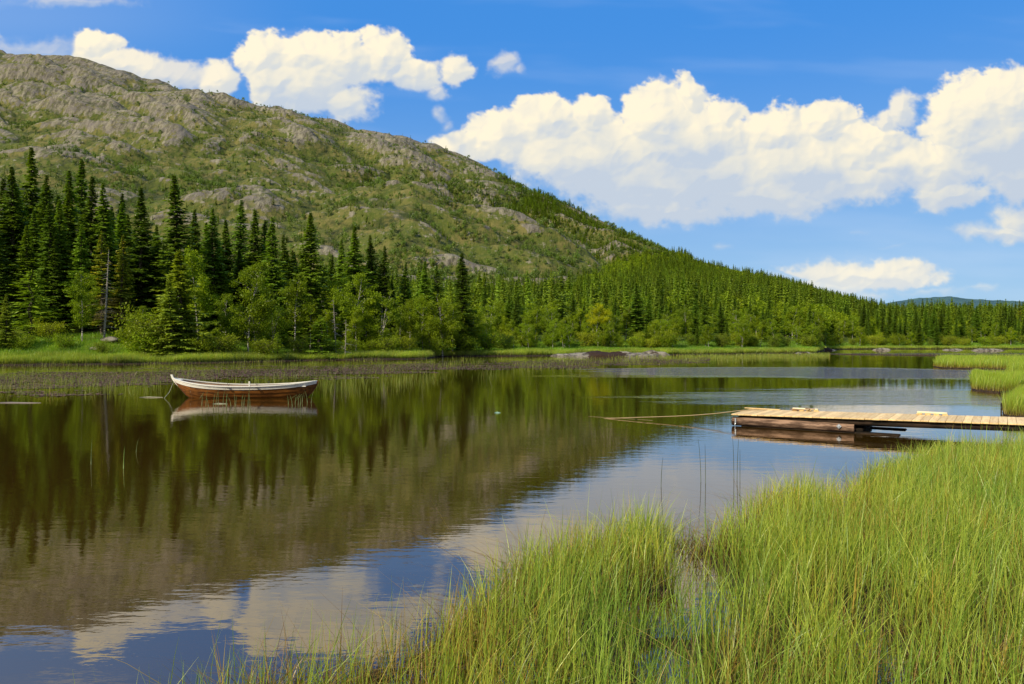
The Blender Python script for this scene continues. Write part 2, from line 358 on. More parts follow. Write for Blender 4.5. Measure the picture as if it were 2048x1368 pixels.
def build_terrain():
    pxs = np.concatenate([np.linspace(-1500, -100, 120, endpoint=False), np.linspace(-100, 1760, 1500, endpoint=False), np.linspace(1760, 2150, 150, endpoint=False), np.linspace(2150, 3400, 80)])
    ts = np.concatenate([np.linspace(48, 150, 110, endpoint=False), np.geomspace(150, 420, 120, endpoint=False), np.geomspace(420, 1700, 430, endpoint=False), np.geomspace(1700, 12000, 30)])
    PX, YY = np.meshgrid(pxs, ts); XX = ux(PX) * YY
    z, rock = ground(XX, YY)
    py = HY - F * (z - CH) / YY
    fm = forest_mask(PX, py, YY)
    v = np.stack([XX, YY, z], -1).reshape(-1, 3)
    nr, nc = PX.shape
    i = np.arange(nr * nc).reshape(nr, nc)
    f = np.stack([i[:-1, :-1], i[:-1, 1:], i[1:, 1:], i[1:, :-1]], -1).reshape(-1, 4)
    Ysh = shore_depth(PX.ravel()).reshape(PX.shape); meadow = np.maximum(sm(1.1, .45, z) * (YY < 300), sm(20, 10, YY - Ysh + 4 * fbm(XX / 5, YY / 5, 2)))
    col = np.stack([rock, fm, meadow], -1).reshape(-1, 3)
    n1, n2, n3, n4 = relief(XX, YY)
    me = mk_mesh('terrain', v, f, col, True)
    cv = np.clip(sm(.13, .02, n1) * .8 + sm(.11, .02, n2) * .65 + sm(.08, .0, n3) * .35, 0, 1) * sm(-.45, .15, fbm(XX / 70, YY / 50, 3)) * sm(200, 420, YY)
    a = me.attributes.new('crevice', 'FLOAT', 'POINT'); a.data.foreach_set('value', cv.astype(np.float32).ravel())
    m, t, out = new_mat('hillside')
    at = t.n('ShaderNodeAttribute', attribute_name='col'); sp = t.n('ShaderNodeSeparateColor'); t.l(at.outputs['Color'], sp.inputs[0])
    tc = t.n('ShaderNodeTexCoord'); P = tc.outputs['Object']
    # tilt coordinates so that streaks follow the fall of the slabs
    st = t.mapping(P, (.16, .05, .05), (0, 0, .45))
    n_st = t.noise(st, 1.6, 6, .65)
    n_a = t.noise(P, .045, 8, .62); n_b = t.noise(P, .22, 6, .65); n_c = t.noise(P, 1.1, 4, .6)
    rk = t.math('ADD', sp.outputs[0], t.math('MULTIPLY', t.math('SUBTRACT', n_b, .5), 1.9))
    rk = t.math('ADD', rk, t.math('MULTIPLY', t.math('SUBTRACT', n_st, .5), 2.4))
    n_s2 = t.noise(t.mapping(P, (.10, .30, .30), (0, 0, -.5)), 1.7, 6, .68)
    rk = t.math('ADD', rk, t.math('MULTIPLY', t.math('SUBTRACT', n_s2, .5), 1.8))
    rk = t.ss(rk, .30, .62)
    rk = t.math('MULTIPLY', rk, t.math('SUBTRACT', 1.0, sp.outputs[1]))
    veg = t.mix(t.ss(n_a, .40, .62), (.092, .108, .018, 1), (.168, .145, .044, 1))
    veg = t.mix(t.ss(n_b, .42, .66), veg, (.060, .085, .012, 1))
    veg = t.mix(t.math('MULTIPLY', t.ss(t.noise(P, .5, 5, .7), .55, .68), .55), veg, (.22, .185, .075, 1))
    rockc = t.mix(t.ss(n_st, .36, .64), (.070, .061, .042, 1), (.265, .235, .165, 1))
    rockc = t.mix(t.ss(t.noise(P, .09, 5, .6), .45, .68), rockc, (.165, .143, .125, 1))
    rockc = t.mix(t.ss(n_c, .56, .72), rockc, (.38, .33, .23, 1))
    moss = t.ss(t.noise(P, .14, 7, .7), .50, .62)
    hill = t.mix(t.math('MULTIPLY', rk, t.math('SUBTRACT', 1.0, t.math('MULTIPLY', moss, .75))), veg, rockc)
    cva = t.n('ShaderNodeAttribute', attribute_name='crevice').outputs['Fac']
    hill = t.mix(t.math('MULTIPLY', cva, t.ss(n_b, .30, .55)), hill, (.030, .042, .012, 1))  # creases painted dark green, their shade put into the colour for contrast
    ff = t.mix(t.ss(n_b, .4, .6), (.04, .07, .008, 1), (.09, .13, .014, 1))
    hill = t.mix(t.math('MULTIPLY', sp.outputs[1], .9), hill, ff)
    md = t.mix(t.ss(t.noise(P, .35, 5, .6), .4, .6), (.14, .22, .010, 1), (.26, .32, .025, 1))
    hill = t.mix(sp.outputs[2], hill, md)
    sz = t.n('ShaderNodeSeparateXYZ'); t.l(P, sz.inputs[0])
    hill = t.mix(t.ss(sz.outputs[2], .30, .16), hill, (.035, .022, .012, 1))
    # very distant ground takes the blue of the air
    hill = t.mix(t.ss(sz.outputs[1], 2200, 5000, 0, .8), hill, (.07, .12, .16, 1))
    b = t.bump(n_b, .5, 2.0); b = t.bump(n_st, .8, 2.0, b); b = t.bump(n_c, .5, .5, b)
    pbsdf(t, out, hill, .85, .15, b)
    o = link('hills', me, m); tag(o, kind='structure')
build_terrain()

def far_hill():
    px = np.linspace(1500, 2700, 260)
    top = tab(px, (1500, 665), (1640, 640), (1780, 606), (1820, 599), (1870, 596), (1900, 595), (1950, 600), (2048, 604), (2200, 590), (2500, 630), (2700, 660)) + 1.2 * fbm(px / 25, px * 0, 4)
    rows = []
    for k, (Y, w) in enumerate([(4200, .0), (4700, .4), (5200, .75), (5700, .95), (6000, 1.0), (6500, .8), (8000, 0)]):
        e = (HY - top) / F * 6000 * w
        n = 14 * fbm(px / 30 + k * 5, px * 0 + k, 3) * (w < .99) * (w > 0)
        rows.append(np.stack([ux(px) * Y, np.full_like(px, Y), e + n], -1))
    # refine the rows in depth with a simple interpolation so that it reads as rolling woodland
    v = np.array(rows); V = []
    for k in range(len(v) - 1):
        for s in np.linspace(0, 1, 6, endpoint=False): V.append(v[k] * (1 - s) + v[k + 1] * s)
    V = np.array(V); V[..., 2] += 16 * fbm(V[..., 0] / 220, V[..., 1] / 260, 4) * sm(0, 60, V[..., 2]); nr, nc = V.shape[:2]
    i = np.arange(nr * nc).reshape(nr, nc); f = np.stack([i[:-1, :-1], i[:-1, 1:], i[1:, 1:], i[1:, :-1]], -1).reshape(-1, 4)
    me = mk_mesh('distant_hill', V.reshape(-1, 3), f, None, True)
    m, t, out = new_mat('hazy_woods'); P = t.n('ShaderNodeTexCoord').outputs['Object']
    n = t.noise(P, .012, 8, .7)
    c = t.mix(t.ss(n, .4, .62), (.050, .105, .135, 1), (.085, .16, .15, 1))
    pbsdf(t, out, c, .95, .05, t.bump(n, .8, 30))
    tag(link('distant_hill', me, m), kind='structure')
far_hill()

# ================================================================== WATER
def build_water():
    v = np.array([(-6000, -300, 0), (6000, -300, 0), (6000, 8000, 0), (-6000, 8000, 0)], float)
    me = mk_mesh('lake', v, [(0, 1, 2, 3)])
    m, t, out = new_mat('lake_water')
    P = t.n('ShaderNodeTexCoord').outputs['Object']
    # small ripples, longer across the view than along it
    r1 = t.noise(t.mapping(P, (2.0, 5.5, 1), (0, 0, .12)), 1.0, 3, .5)
    r2 = t.noise(t.mapping(P, (7., 15., 1), (0, 0, -.18)), 1.0, 3, .55)
    r3 = t.noise(t.mapping(P, (.35, .9, 1), (0, 0, .1)), 1.0, 2, .5)
    # gusts: where wind ruffles the surface
    gu = t.noise(t.mapping(P, (.035, .06, 1), (0, 0, .25)), 1.0, 3, .5)
    gust = t.ss(gu, .42, .66)
    sx = t.n('ShaderNodeSeparateXYZ'); t.l(P, sx.inputs[0])
    def ell(cx, cy, rx, ry, rot=0):
        c = t.mapping(t.vm('SUBTRACT', P, (cx, cy, 0)), (1 / rx, 1 / ry, 0), (0, 0, 0))
        d = t.vm('ADD', c, t.vm('SCALE', t.vm('SUBTRACT', t.noise(t.mapping(P, (.06, .42, 1)), 1.0, 5, .7, out=1), (.5, .5, .5)), 1.9))
        return t.ss(t.vm('LENGTH', t.vm('MULTIPLY', d, (1, 1, 0))), 1.15, .75)
    w1 = ell(18.5, 48, 12.5, 8.5); w2 = ell(9, 42, 8, 2.2); w3 = ell(13, 26, 9, 4)
    wind = t.math('MAXIMUM', t.math('MAXIMUM', w1, t.math('MULTIPLY', w2, .10)), t.math('MULTIPLY', w3, .10))
    calm = t.ss(sx.outputs[1], 9, 26)                       # a little livelier near the bank
    s1 = t.math('ADD', t.math('MULTIPLY', gust, .06), .045)
    s1 = t.math('ADD', s1, t.math('MULTIPLY', wind, 4.5))
    hgt = t.math('ADD', t.math('MULTIPLY', r1, .030), t.math('MULTIPLY', r2, .008))
    hgt = t.math('ADD', hgt, t.math('MULTIPLY', r3, .05))
    nrm = t.bump(hgt, 1.0, s1)
    lw = t.n('ShaderNodeFresnel'); lw.inputs['IOR'].default_value = 1.33; t.l(nrm, lw.inputs['Normal'])
    fr = t.math('POWER', lw.outputs[0], .60)
    deep = t.mix(t.noise(P, .3, 4, .6), (.036, .019, .003, 1), (.056, .030, .005, 1))
    dif = t.n('ShaderNodeBsdfDiffuse'); t.put(dif.inputs[0], deep)
    gl = t.n('ShaderNodeBsdfGlossy'); gl.inputs['Roughness'].default_value = .015; t.l(nrm, gl.inputs['Normal']); gl.inputs[0].default_value = (.97, .92, .86, 1)
    mx = t.n('ShaderNodeMixShader'); t.l(fr, mx.inputs[0]); t.l(dif.outputs[0], mx.inputs[1]); t.l(gl.outputs[0], mx.inputs[2])
    t.l(mx.outputs[0], out.inputs[0])
    tag(link('lake_water', me, m), kind='structure')
build_water()

# ================================================================== TREES: prototypes
def leaf_quads(base, d, side, L, W):
    """diamond shaped sprays: base (n,3), direction d, side vector, length, width -> verts, quads"""
    tip = base + d * L[:, None]; mid = base + d * (L * .45)[:, None]
    a = mid + side * (W * .5)[:, None]; b = mid - side * (W * .5)[:, None]
    v = np.stack([base, a, tip, b], 1).reshape(-1, 3)
    f = np.arange(len(v)).reshape(-1, 4)
    return v, f
def unit(v): return v / np.maximum(np.linalg.norm(v, axis=-1, keepdims=True), 1e-9)

def spruce(seed, H=16., R=2.4, shape=.85, first=.06, col0=(.030, .062, .012), col1=(.085, .125, .022), dead=0., step=.23, dens=1.0, nb=8, tw=.13, size=1.0):
    r = np.random.default_rng(seed)
    pts = []; dirs = []; Ls = []; Ws = []; cs = []; sides = []
    z = first * H; trunk = MB()
    gap = r.uniform(0, 2 * PI)
    while z < H - .15:
        q = 1 - z / H
        Lz = R * q ** shape * r.uniform(.82, 1.12) * min(1.0, .55 + 4.5 * (z / H - first * .5)) * min(1.0, .45 + q * 3.2) + .05
        isdead = r.random() < dead * sm(.55, .12, z / H)
        for k in range(nb):
            th = r.uniform(0, 2 * PI)
            L = Lz * r.uniform(.6, 1.15) * float(np.clip(1.0 + .75 * pn(math.cos(th) * 1.3 + seed * 3.7, math.sin(th) * 1.3 + z * .55), .45, 1.35))
            if r.random() < .08: continue
            if r.random() < .05: L *= 1.25
            ns = max(3, int(L / .15 * dens)); s = (np.arange(ns) + r.random(ns) * .6) / ns
            s = np.clip(s, .04, 1)
            droop = r.uniform(.22, .5) * (.5 + q)
            rr = s * L; zz = z + r.uniform(-.14, .14) * min(1, q * 6) + .15 - droop * rr + .5 * droop * rr * s + (1 - q) * .2 * rr
            wob = th + .10 * np.sin(s * 3 + r.uniform(0, 6))
            p = np.stack([np.cos(wob) * rr, np.sin(wob) * rr, zz], -1)
            out = np.array([math.cos(th), math.sin(th), 0]); lat = np.array([-math.sin(th), math.cos(th), 0])
            for sg in (-1, 1, 0):
                m = r.random(ns) < (.95 if sg else .55)
                pp = p[m]; n = len(pp)
                if not n: continue
                d = out[None] * r.uniform(.45, .9, n)[:, None] + lat[None] * (sg * r.uniform(.5, .95, n))[:, None] + np.array([0, 0, 1.])[None] * r.uniform(-.55, .08, n)[:, None]
                d = unit(d); sd = unit(np.cross(d, unit(np.stack([r.normal(0, .5, n), r.normal(0, .5, n), np.ones(n)], -1))))
                l = (.06 + .20 * min(1, q * 4.5 + .12) + .34 * (1 - s[m]) * min(1, L / 1.6)) * r.uniform(.7, 1.25, n) * (1.15 if sg else 1.0) * size
                pts.append(pp); dirs.append(d); sides.append(sd); Ls.append(l); Ws.append(np.full(n, tw * size) * r.uniform(.7, 1.5, n) * (.25 if isdead else 1))
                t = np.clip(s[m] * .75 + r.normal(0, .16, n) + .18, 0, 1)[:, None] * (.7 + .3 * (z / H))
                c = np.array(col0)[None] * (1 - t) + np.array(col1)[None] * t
                if isdead: c = np.array([.12, .10, .075])[None] * r.uniform(.6, 1.3, n)[:, None]
                elif r.random() < dead * .5: c = c * np.array([1.9, 1.35, 1.1])[None]
                cs.append(c)
        z += step * (.6 + .6 * q) * r.uniform(.8, 1.25)
    # leader
    n = 14; zz = np.linspace(H - .7, H + .05, n); th = r.uniform(0, 6.3, n)
    pts.append(np.stack([zz * 0, zz * 0, zz], -1)); d = unit(np.stack([np.cos(th) * .6, np.sin(th) * .6, np.full(n, .7)], -1)); dirs.append(d)
    sides.append(unit(np.cross(d, np.array([0, 0, 1.])))); Ls.append(np.linspace(.26, .08, n) * size); Ws.append(np.full(n, .06) * size); cs.append(np.tile(np.array(col1), (n, 1)))
    base = np.concatenate(pts); d = np.concatenate(dirs); sd = np.concatenate(sides); L = np.concatenate(Ls); W = np.concatenate(Ws); c = np.concatenate(cs)
    v, f = leaf_quads(base, d, sd, L, W)
    crown = mk_mesh('crown', v, f, np.repeat(c, 4, 0))
    k = 12
    trunk.tube([(.05 * math.sin(i * .9), .05 * math.cos(i * 1.3), H * i / k - (.6 if i == 0 else 0)) for i in range(k + 1)], [.021 * H * (1 - i / k) ** .8 * .62 + .012 for i in range(k + 1)], 7)
    for i in range(24 if dead else 8):
        zz = r.uniform(.02, first + .10 + .2 * dead) * H; th = r.uniform(0, 6.3); l = r.uniform(.4, 1.3)
        trunk.tube([(0, 0, zz), (math.cos(th) * l, math.sin(th) * l, zz - .2 * l)], [.022, .008], 3, False)
    return crown, trunk

def birch(seed, H=9., W=2.1, col0=(.050, .100, .014), col1=(.150, .230, .030), nl=9000, leaf=.15, low=.22, stems=1, lean=.1):
    r = np.random.default_rng(seed); tr = MB()
    cl = []
    for sidx in range(stems):
        a = r.uniform(0, 6.3); ln = lean * r.uniform(.5, 1.5) * (1.6 if stems > 1 else 1)
        def tp(s, a=a, ln=ln): return Vector((math.cos(a) * ln * s * s * H + .06 * math.sin(s * 9 + a), math.sin(a) * ln * s * s * H + .06 * math.cos(s * 7), s * H * (1 if sidx == 0 else .85)))
        k = 12
        tr.tube([tp(i / k) - Vector((0, 0, .5 if i == 0 else 0)) for i in range(k + 1)], [.0095 * H * (1 - i / k) ** .9 + .010 for i in range(k + 1)], 7)
        nbr = int(22 / stems + 6)
        for j in range(nbr):
            s = low + (1 - low) * (j + r.random()) / nbr * .97
            th = r.uniform(0, 6.3); p = tp(s)
            prof = math.sin(PI * min(1, max(.0, (s - low * .6) / (1.02 - low * .6))) ** .8) ** .7
            L = W * max(.18, prof) * r.uniform(.6, 1.2)
            e = p + Vector((math.cos(th) * L, math.sin(th) * L, L * r.uniform(.25, .8)))
            m1 = p.lerp(e, .5) + Vector((0, 0, .12 * L))
            tr.tube([p, m1, e], [.018 * (1.3 - s) + .008, .012, .004], 4, False)
            nc = 3 + int(L * 2)
            for q in range(nc):
                u = r.uniform(.3, 1.08); c = p.lerp(e, u) + Vector(r.normal(0, .16 * (1 + .3 * L), 3))
                cl.append((c.x, c.y, c.z, r.uniform(.16, .42) * (.6 + .25 * L), r.random()))
        c = tp(1.0); cl.append((c.x, c.y, c.z - .1, .25, .8))
    cl = np.array(cl); wgt = cl[:, 3] ** 2; wgt /= wgt.sum()
    idx = r.choice(len(cl), nl, p=wgt)
    base = cl[idx, :3] + r.normal(0, 1, (nl, 3)) * cl[idx, 3][:, None] * np.array([.62, .62, .5])
    base[:, 2] = np.maximum(base[:, 2], .15)
    d = unit(r.normal(0, 1, (nl, 3)) + np.array([0, 0, -.5])); sd = unit(np.cross(d, r.normal(0, 1, (nl, 3))))
    L = leaf * r.uniform(.6, 1.4, nl); v, f = leaf_quads(base, d, sd, L, L * .75)
    t = np.clip(cl[idx, 4] * .5 + r.random(nl) * .5, 0, 1)[:, None]
    c = np.array(col0)[None] * (1 - t) + np.array(col1)[None] * t
    return mk_mesh('crown', v, f, np.repeat(c, 4, 0)), tr

M_spruce = foliage_mat('spruce_needles', tint=(2.25, 2.5, .95), transl=.32, rnd=.32, hue=(1.15, 1.0, .85))
M_birch = foliage_mat('birch_leaves', tint=(2.5, 1.95, .45), transl=.42, rnd=.22, hue=(.80, .90, 1.0), spec=.05)
def bark(name, a, b, sc=(3, 3, 9)):
    m, t, out = new_mat(name); P = t.n('ShaderNodeTexCoord').outputs['Object']
    n = t.noise(t.mapping(P, sc), 1.5, 5, .7); c = t.mix(t.ss(n, .42, .6), a, b)
    pbsdf(t, out, c, .85, .2, t.bump(n, .6, .03)); return m
M_bark = bark('spruce_bark', (.055, .040, .028, 1), (.16, .13, .10, 1))
M_bbark = bark('birch_bark', (.05, .045, .04, 1), (.62, .58, .50, 1), (2, 2, 7))

def mesh_of(mb, m, name='trunk'):
    me = bpy.data.meshes.new(name); me.from_pydata(mb.v, [], mb.f); me.update(); me.materials.append(m)
    me.polygons.foreach_set('use_smooth', [True] * len(me.polygons)); return me
SPR = []   # (crown mesh, trunk mesh, height)
def reg(lst, ct, mc, mt, H):
    c, t = ct; c.materials.append(mc); lst.append((c, mesh_of(t, mt), H))
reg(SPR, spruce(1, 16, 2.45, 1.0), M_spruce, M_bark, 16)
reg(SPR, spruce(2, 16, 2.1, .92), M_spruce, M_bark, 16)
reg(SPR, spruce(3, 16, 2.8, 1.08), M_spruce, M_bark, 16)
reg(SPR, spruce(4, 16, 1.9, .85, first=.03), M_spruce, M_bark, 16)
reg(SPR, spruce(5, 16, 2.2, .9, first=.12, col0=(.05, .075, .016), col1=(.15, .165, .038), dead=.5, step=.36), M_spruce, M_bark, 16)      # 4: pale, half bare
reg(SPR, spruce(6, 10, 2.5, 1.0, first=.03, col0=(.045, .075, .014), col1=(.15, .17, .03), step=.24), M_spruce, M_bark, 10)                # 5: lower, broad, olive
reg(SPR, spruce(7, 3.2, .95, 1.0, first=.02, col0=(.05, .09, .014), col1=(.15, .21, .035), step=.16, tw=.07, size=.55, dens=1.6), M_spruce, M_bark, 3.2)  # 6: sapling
BIR = []
reg(BIR, birch(11, 9, 1.9), M_birch, M_bbark, 9)
reg(BIR, birch(12, 9, 2.3, low=.14), M_birch, M_bbark, 9)
reg(BIR, birch(13, 9, 1.6, low=.3), M_birch, M_bbark, 9)
reg(BIR, birch(14, 9, 2.4, stems=3, low=.12, nl=11000), M_birch, M_bbark, 9)
reg(BIR, birch(15, 8, 2.3, low=.45, col0=(.10, .15, .014), col1=(.25, .32, .030)), M_birch, M_bbark, 8)     # 4: yellow-green, crown high
SHR = []
reg(SHR, birch(21, 2.4, 1.3, nl=3600, leaf=.11, low=.02, stems=5, lean=.3), M_birch, M_bark, 2.4)
reg(SHR, birch(22, 2.0, 1.6, nl=3600, leaf=.11, low=.02, stems=6, lean=.35, col0=(.07, .11, .02), col1=(.17, .24, .045)), M_birch, M_bark, 2.0)
reg(SHR, birch(23, 2.6, 1.2, nl=3000, leaf=.11, low=.05, stems=4, lean=.2, col0=(.055, .10, .03), col1=(.13, .19, .06)), M_birch, M_bark, 2.6)
# light-weight crowns for the woods far up the slopes
LOW = []
for sd, R in ((31, 2.0), (32, 2.5), (33, 1.6)):
    c, _ = spruce(sd, 12, R, 1.0, step=.45, dens=.7, nb=7, tw=.20, size=1.15, col0=(.048, .078, .015), col1=(.130, .168, .032)); c.materials.append(M_spruce); LOW.append((c, None, 12))
c, _ = birch(34, 8, 2.2, nl=750, leaf=.46, low=.1); c.materials.append(M_birch); LOW.append((c, None, 8))
c, _ = birch(35, 5, 1.7, nl=260, leaf=.5, low=.25, col0=(.035, .060, .018), col1=(.085, .115, .035)); c.materials.append(M_spruce); LOW.append((c, None, 5))   # small scraggy pine

T = []   # every tree: (kind, proto index, x, y, z, height, label, group, width factor)
def gz(x, y):
    z, _ = ground(np.array([[float(x)]]), np.array([[float(y)]])); return float(z[0, 0])
def at_px(px, Y): return float(ux(px)) * Y
def plant(kind, proto, px, top, Y, label=None, group=None, wf=1.0):
    x = at_px(px, Y); z = gz(x, Y); ztop = CH + (HY - top) / F * Y
    T.append((kind, proto, x, Y, z - .05, max(.6, ztop - z), label, group, wf))

GS = 'dark spruces of the tall stand on the left bank'
# the tall stand on the left bank (px, top, depth, proto)
for i, (px, top, Y, pr) in enumerate([(-60, 330, 84, 0), (-25, 360, 80, 2), (8, 395, 86, 1), (30, 336, 84, 0), (68, 298, 90, 0), (92, 352, 84, 1), (118, 400, 80, 2), (140, 342, 86, 2), (160, 318, 92, 1), (182, 356, 84, 0),
        (2, 470, 78, 2), (50, 450, 79, 0), (215, 418, 90, 1), (238, 404, 92, 3), (105, 480, 78, 3), (160, 450, 79, 1),
        (262, 430, 90, 1), (320, 450, 92, 2), (395, 418, 92, 3), (418, 445, 90, 1), (450, 440, 96, 0), (475, 402, 96, 1), (525, 440, 98, 1), (570, 470, 98, 3), (340, 520, 84, 1), (250, 520, 82, 2), (305, 480, 86, 0),
        (440, 520, 88, 0), (590, 500, 100, 2), (660, 510, 104, 3), (690, 480, 104, 0), (735, 500, 106, 2), (790, 560, 102, 0), (820, 560, 104, 3), (480, 500, 90, 2), (-90, 420, 80, 0), (-130, 350, 88, 1), (-180, 380, 84, 2), (-240, 330, 88, 0), (-300, 360, 90, 2)]):
    plant('spruce', pr, px, top, Y, 'tall dark green spruce in the dense stand on the left bank', GS)
plant('spruce', 2, 283, 374, 84, 'tall dark spruce with a slim pointed top, standing free left of the broad-topped spruce')
plant('spruce', 0, 363, 356, 85, 'tallest spruce standing out in the middle of the left stand against the grey hillside', None, 1.15)
plant('spruce', 1, 427, 418, 88, 'slender dark spruce just right of the tallest middle spruce')
plant('spruce', 0, 507, 420, 90, 'narrow dark spruce behind the bright birch with the white trunk')
plant('spruce', 1, 545, 436, 88, 'dark spruce right behind and right of the bright birch crown')
plant('spruce', 2, 620, 424, 90, 'big dark spruce with full skirts standing apart above the boat stern', None, 1.1)
plant('spruce', 0, 711, 452, 96, 'bushy spruce with a lighter olive crown right of the big free-standing one', None, 1.1)
plant('spruce', 1, 748, 472, 99, 'thin spruce half merged with the bushy olive spruce')
plant('spruce', 3, 771, 492, 99, 'spruce with layered open branches letting the hillside through')
plant('spruce', 3, 805, 524, 101, 'shorter spruce between the layered one and the pair above the birches')
plant('spruce', 0, 851, 522, 100, 'left spruce of the pair rising above the bushy birches')
plant('spruce', 1, 880, 532, 102, 'right spruce of the pair rising above the bushy birches')
plant('spruce', 3, 925, 506, 102, 'isolated columnar spruce at the right end of the left stand', None, 1.25)
plant('spruce', 4, 205, 462, 77, 'half bare pale spruce with visible grey trunk at the grassy mound')
plant('spruce', 4, 242, 470, 79, 'olive sparse spruce beside the half bare one')
plant('spruce', 5, 362, 500, 73, 'broad olive brown spruce leaning over the meadow edge left of the boat stern', None, 1.1)
plant('spruce', 5, 345, 560, 71, 'low olive green spruce in front of the broad brownish one')
plant('spruce', 6, 62, 542, 74, 'small slim young spruce in front of the dark stand at far left', None, 1.3)
plant('spruce', 6, 640, 635, 80, 'little bright conifer between shrubs under the big free-standing spruce', None, 1.6)
plant('spruce', 6, 556, 665, 76, 'tiny spruce sapling at the meadow edge')
plant('spruce', 5, 12, 590, 69, 'dark low spruce cut by the left frame edge', None, .9)
GB = 'birches along the front of the left stand'
for (px, top, Y, pr, lb) in [(165, 545, 73, 0, 'small birch with a pale trunk on the grassy mound at left'), (495, 526, 76, 1, 'bright green birch with a white trunk in front of the dark spruces'),
        (395, 500, 80, 2, 'tall pale birch behind the broad brownish spruce'), (588, 550, 84, 2, 'greyish birch with thin white trunk right of the bright one'), (711, 547, 88, 0, 'slender light green birch with a forked white trunk'),
        (760, 580, 89, 3, 'bushy birch with several white stems beside the slender one'), (668, 560, 92, 1, None), (845, 590, 96, 1, 'round bright birch below the pair of spruces'), (885, 586, 97, 3, None),
        (800, 620, 95, 2, None), (275, 612, 74, 0, None), (940, 620, 103, 1, None), (970, 640, 106, 3, None), (920, 630, 101, 0, None), (545, 600, 80, 3, None), (450, 590, 78, 1, None), (620, 600, 88, 2, None), (860, 640, 96, 3, None), (700, 620, 86, 2, None), (735, 600, 90, 1, None),
        (820, 600, 98, 1, None), (655, 620, 88, 0, None), (905, 610, 100, 1, None), (510, 610, 77, 3, None)]:
    plant('birch', pr, px, top, Y, lb or 'leafy green birch crowding the front of the left stand', None if lb else GB)
GSH = 'leafy shrubs along the left bank'
for (px, top, Y) in [(95, 648, 73), (45, 668, 69), (300, 636, 72), (320, 650, 71), (130, 668, 70), (285, 655, 70), (340, 668, 71), (400, 676, 72), (430, 672, 73), (460, 674, 74), (530, 678, 75), (600, 672, 80),
        (660, 680, 82), (700, 678, 85), (735, 680, 87), (770, 676, 88), (810, 676, 91), (868, 674, 95), (935, 670, 101), (975, 666, 105), (1010, 668, 108), (20, 664, 71), (-40, 655, 70), (-90, 655, 70), (310, 628, 74), (275, 655, 71), (60, 650, 75), (150, 652, 78), (205, 682, 69.5), (240, 660, 76)]:
    plant('shrub', random.randrange(3), px, top, Y, 'leafy green shrub at the foot of the left stand', GSH, 1.15)

GP = 'trees on the far shore behind the meadow'
def strip(n, p0, p1, dd, hs, kinds, group, lab, seed):
    r = random.Random(seed)
    for i in range(n):
        px = r.uniform(p0, p1); Ys = float(shore_depth(np.array([px]))[0]); Y = Ys + r.uniform(*dd)
        k = r.choices(['spruce', 'birch', 'shrub'], kinds)[0]; h = r.uniform(*hs[k])
        x = at_px(px, Y); z = gz(x, Y)
        pr = r.choice([0, 1, 2, 3, 3]) if k == 'spruce' else r.choice([0, 1, 2, 3]) if k == 'birch' else r.randrange(3)
        T.append((k, pr, x, Y, z - .05, h, lab[k], group[k], r.uniform(.9, 1.15)))
lab1 = {'spruce': 'spruce in the mixed wood along the middle of the far shore', 'birch': 'birch in the mixed wood along the middle of the far shore', 'shrub': 'low shrub fringing the mixed wood on the far shore'}
grp1 = {'spruce': 'spruces in the far shore wood', 'birch': 'birches in the far shore wood', 'shrub': 'shrubs fringing the far shore wood'}
HS = {'spruce': (5, 9.5), 'birch': (4, 7.2), 'shrub': (1.5, 2.8)}
strip(150, 955, 1640, (20, 60), HS, (4, 6, 0), grp1, lab1, 1)
strip(85, 955, 1680, (13, 19), {'spruce': (3, 5), 'birch': (2.8, 5.5), 'shrub': (1.4, 2.8)}, (1, 4, 6), grp1, lab1, 2)
lab2 = {'spruce': 'spruce in the wood at the head of the bay on the right', 'birch': 'birch in the wood at the head of the bay on the right', 'shrub': 'shrub at the edge of the wood on the right'}
grp2 = {'spruce': 'spruces at the head of the bay', 'birch': 'birches at the head of the bay', 'shrub': 'shrubs at the head of the bay'}
strip(150, 1670, 2250, (18, 90), {'spruce': (7, 12.), 'birch': (5, 8.), 'shrub': (1.5, 3)}, (7, 4, 0), grp2, lab2, 3)
strip(60, 1660, 2250, (10, 18), {'spruce': (4, 8), 'birch': (3.5, 6), 'shrub': (1.5, 3)}, (1, 3, 6), grp2, lab2, 4)
strip(60, -600, 250, (16, 45), {'spruce': (12, 17), 'birch': (6, 9), 'shrub': (1.5, 3)}, (9, 1, 0), {'spruce': GS, 'birch': GB}, {'spruce': 'tall dark green spruce in the dense stand on the left bank', 'birch': 'leafy green birch crowding the front of the left stand'}, 5)
strip(90, 250, 760, (18, 45), {'spruce': (8, 12), 'birch': (6, 9), 'shrub': (1.5, 3)}, (8, 2, 0), {'spruce': GS, 'birch': GB}, {'spruce': 'tall dark green spruce in the dense stand on the left bank', 'birch': 'leafy green birch crowding the front of the left stand'}, 6)
plant('birch', 4, 1192, 612, 128, 'yellow green round topped tree standing above the rock outcrop')
plant('spruce', 2, 1275, 566, 134, 'large lone spruce towering over the birches behind the rock outcrop', None, 1.35)
plant('spruce', 4, 2042, 600, 260, 'thin spire of a spruce at the right frame edge')
plant('birch', 1, 1105, 640, 118, 'pale round birch on the shore left of the rock outcrop')
plant('birch', 3, 1300, 645, 128, 'light green birch at the foot of the large lone spruce')
plant('birch', 0, 1626, 668, 152, 'small bright round tree alone at the mouth of the bay')

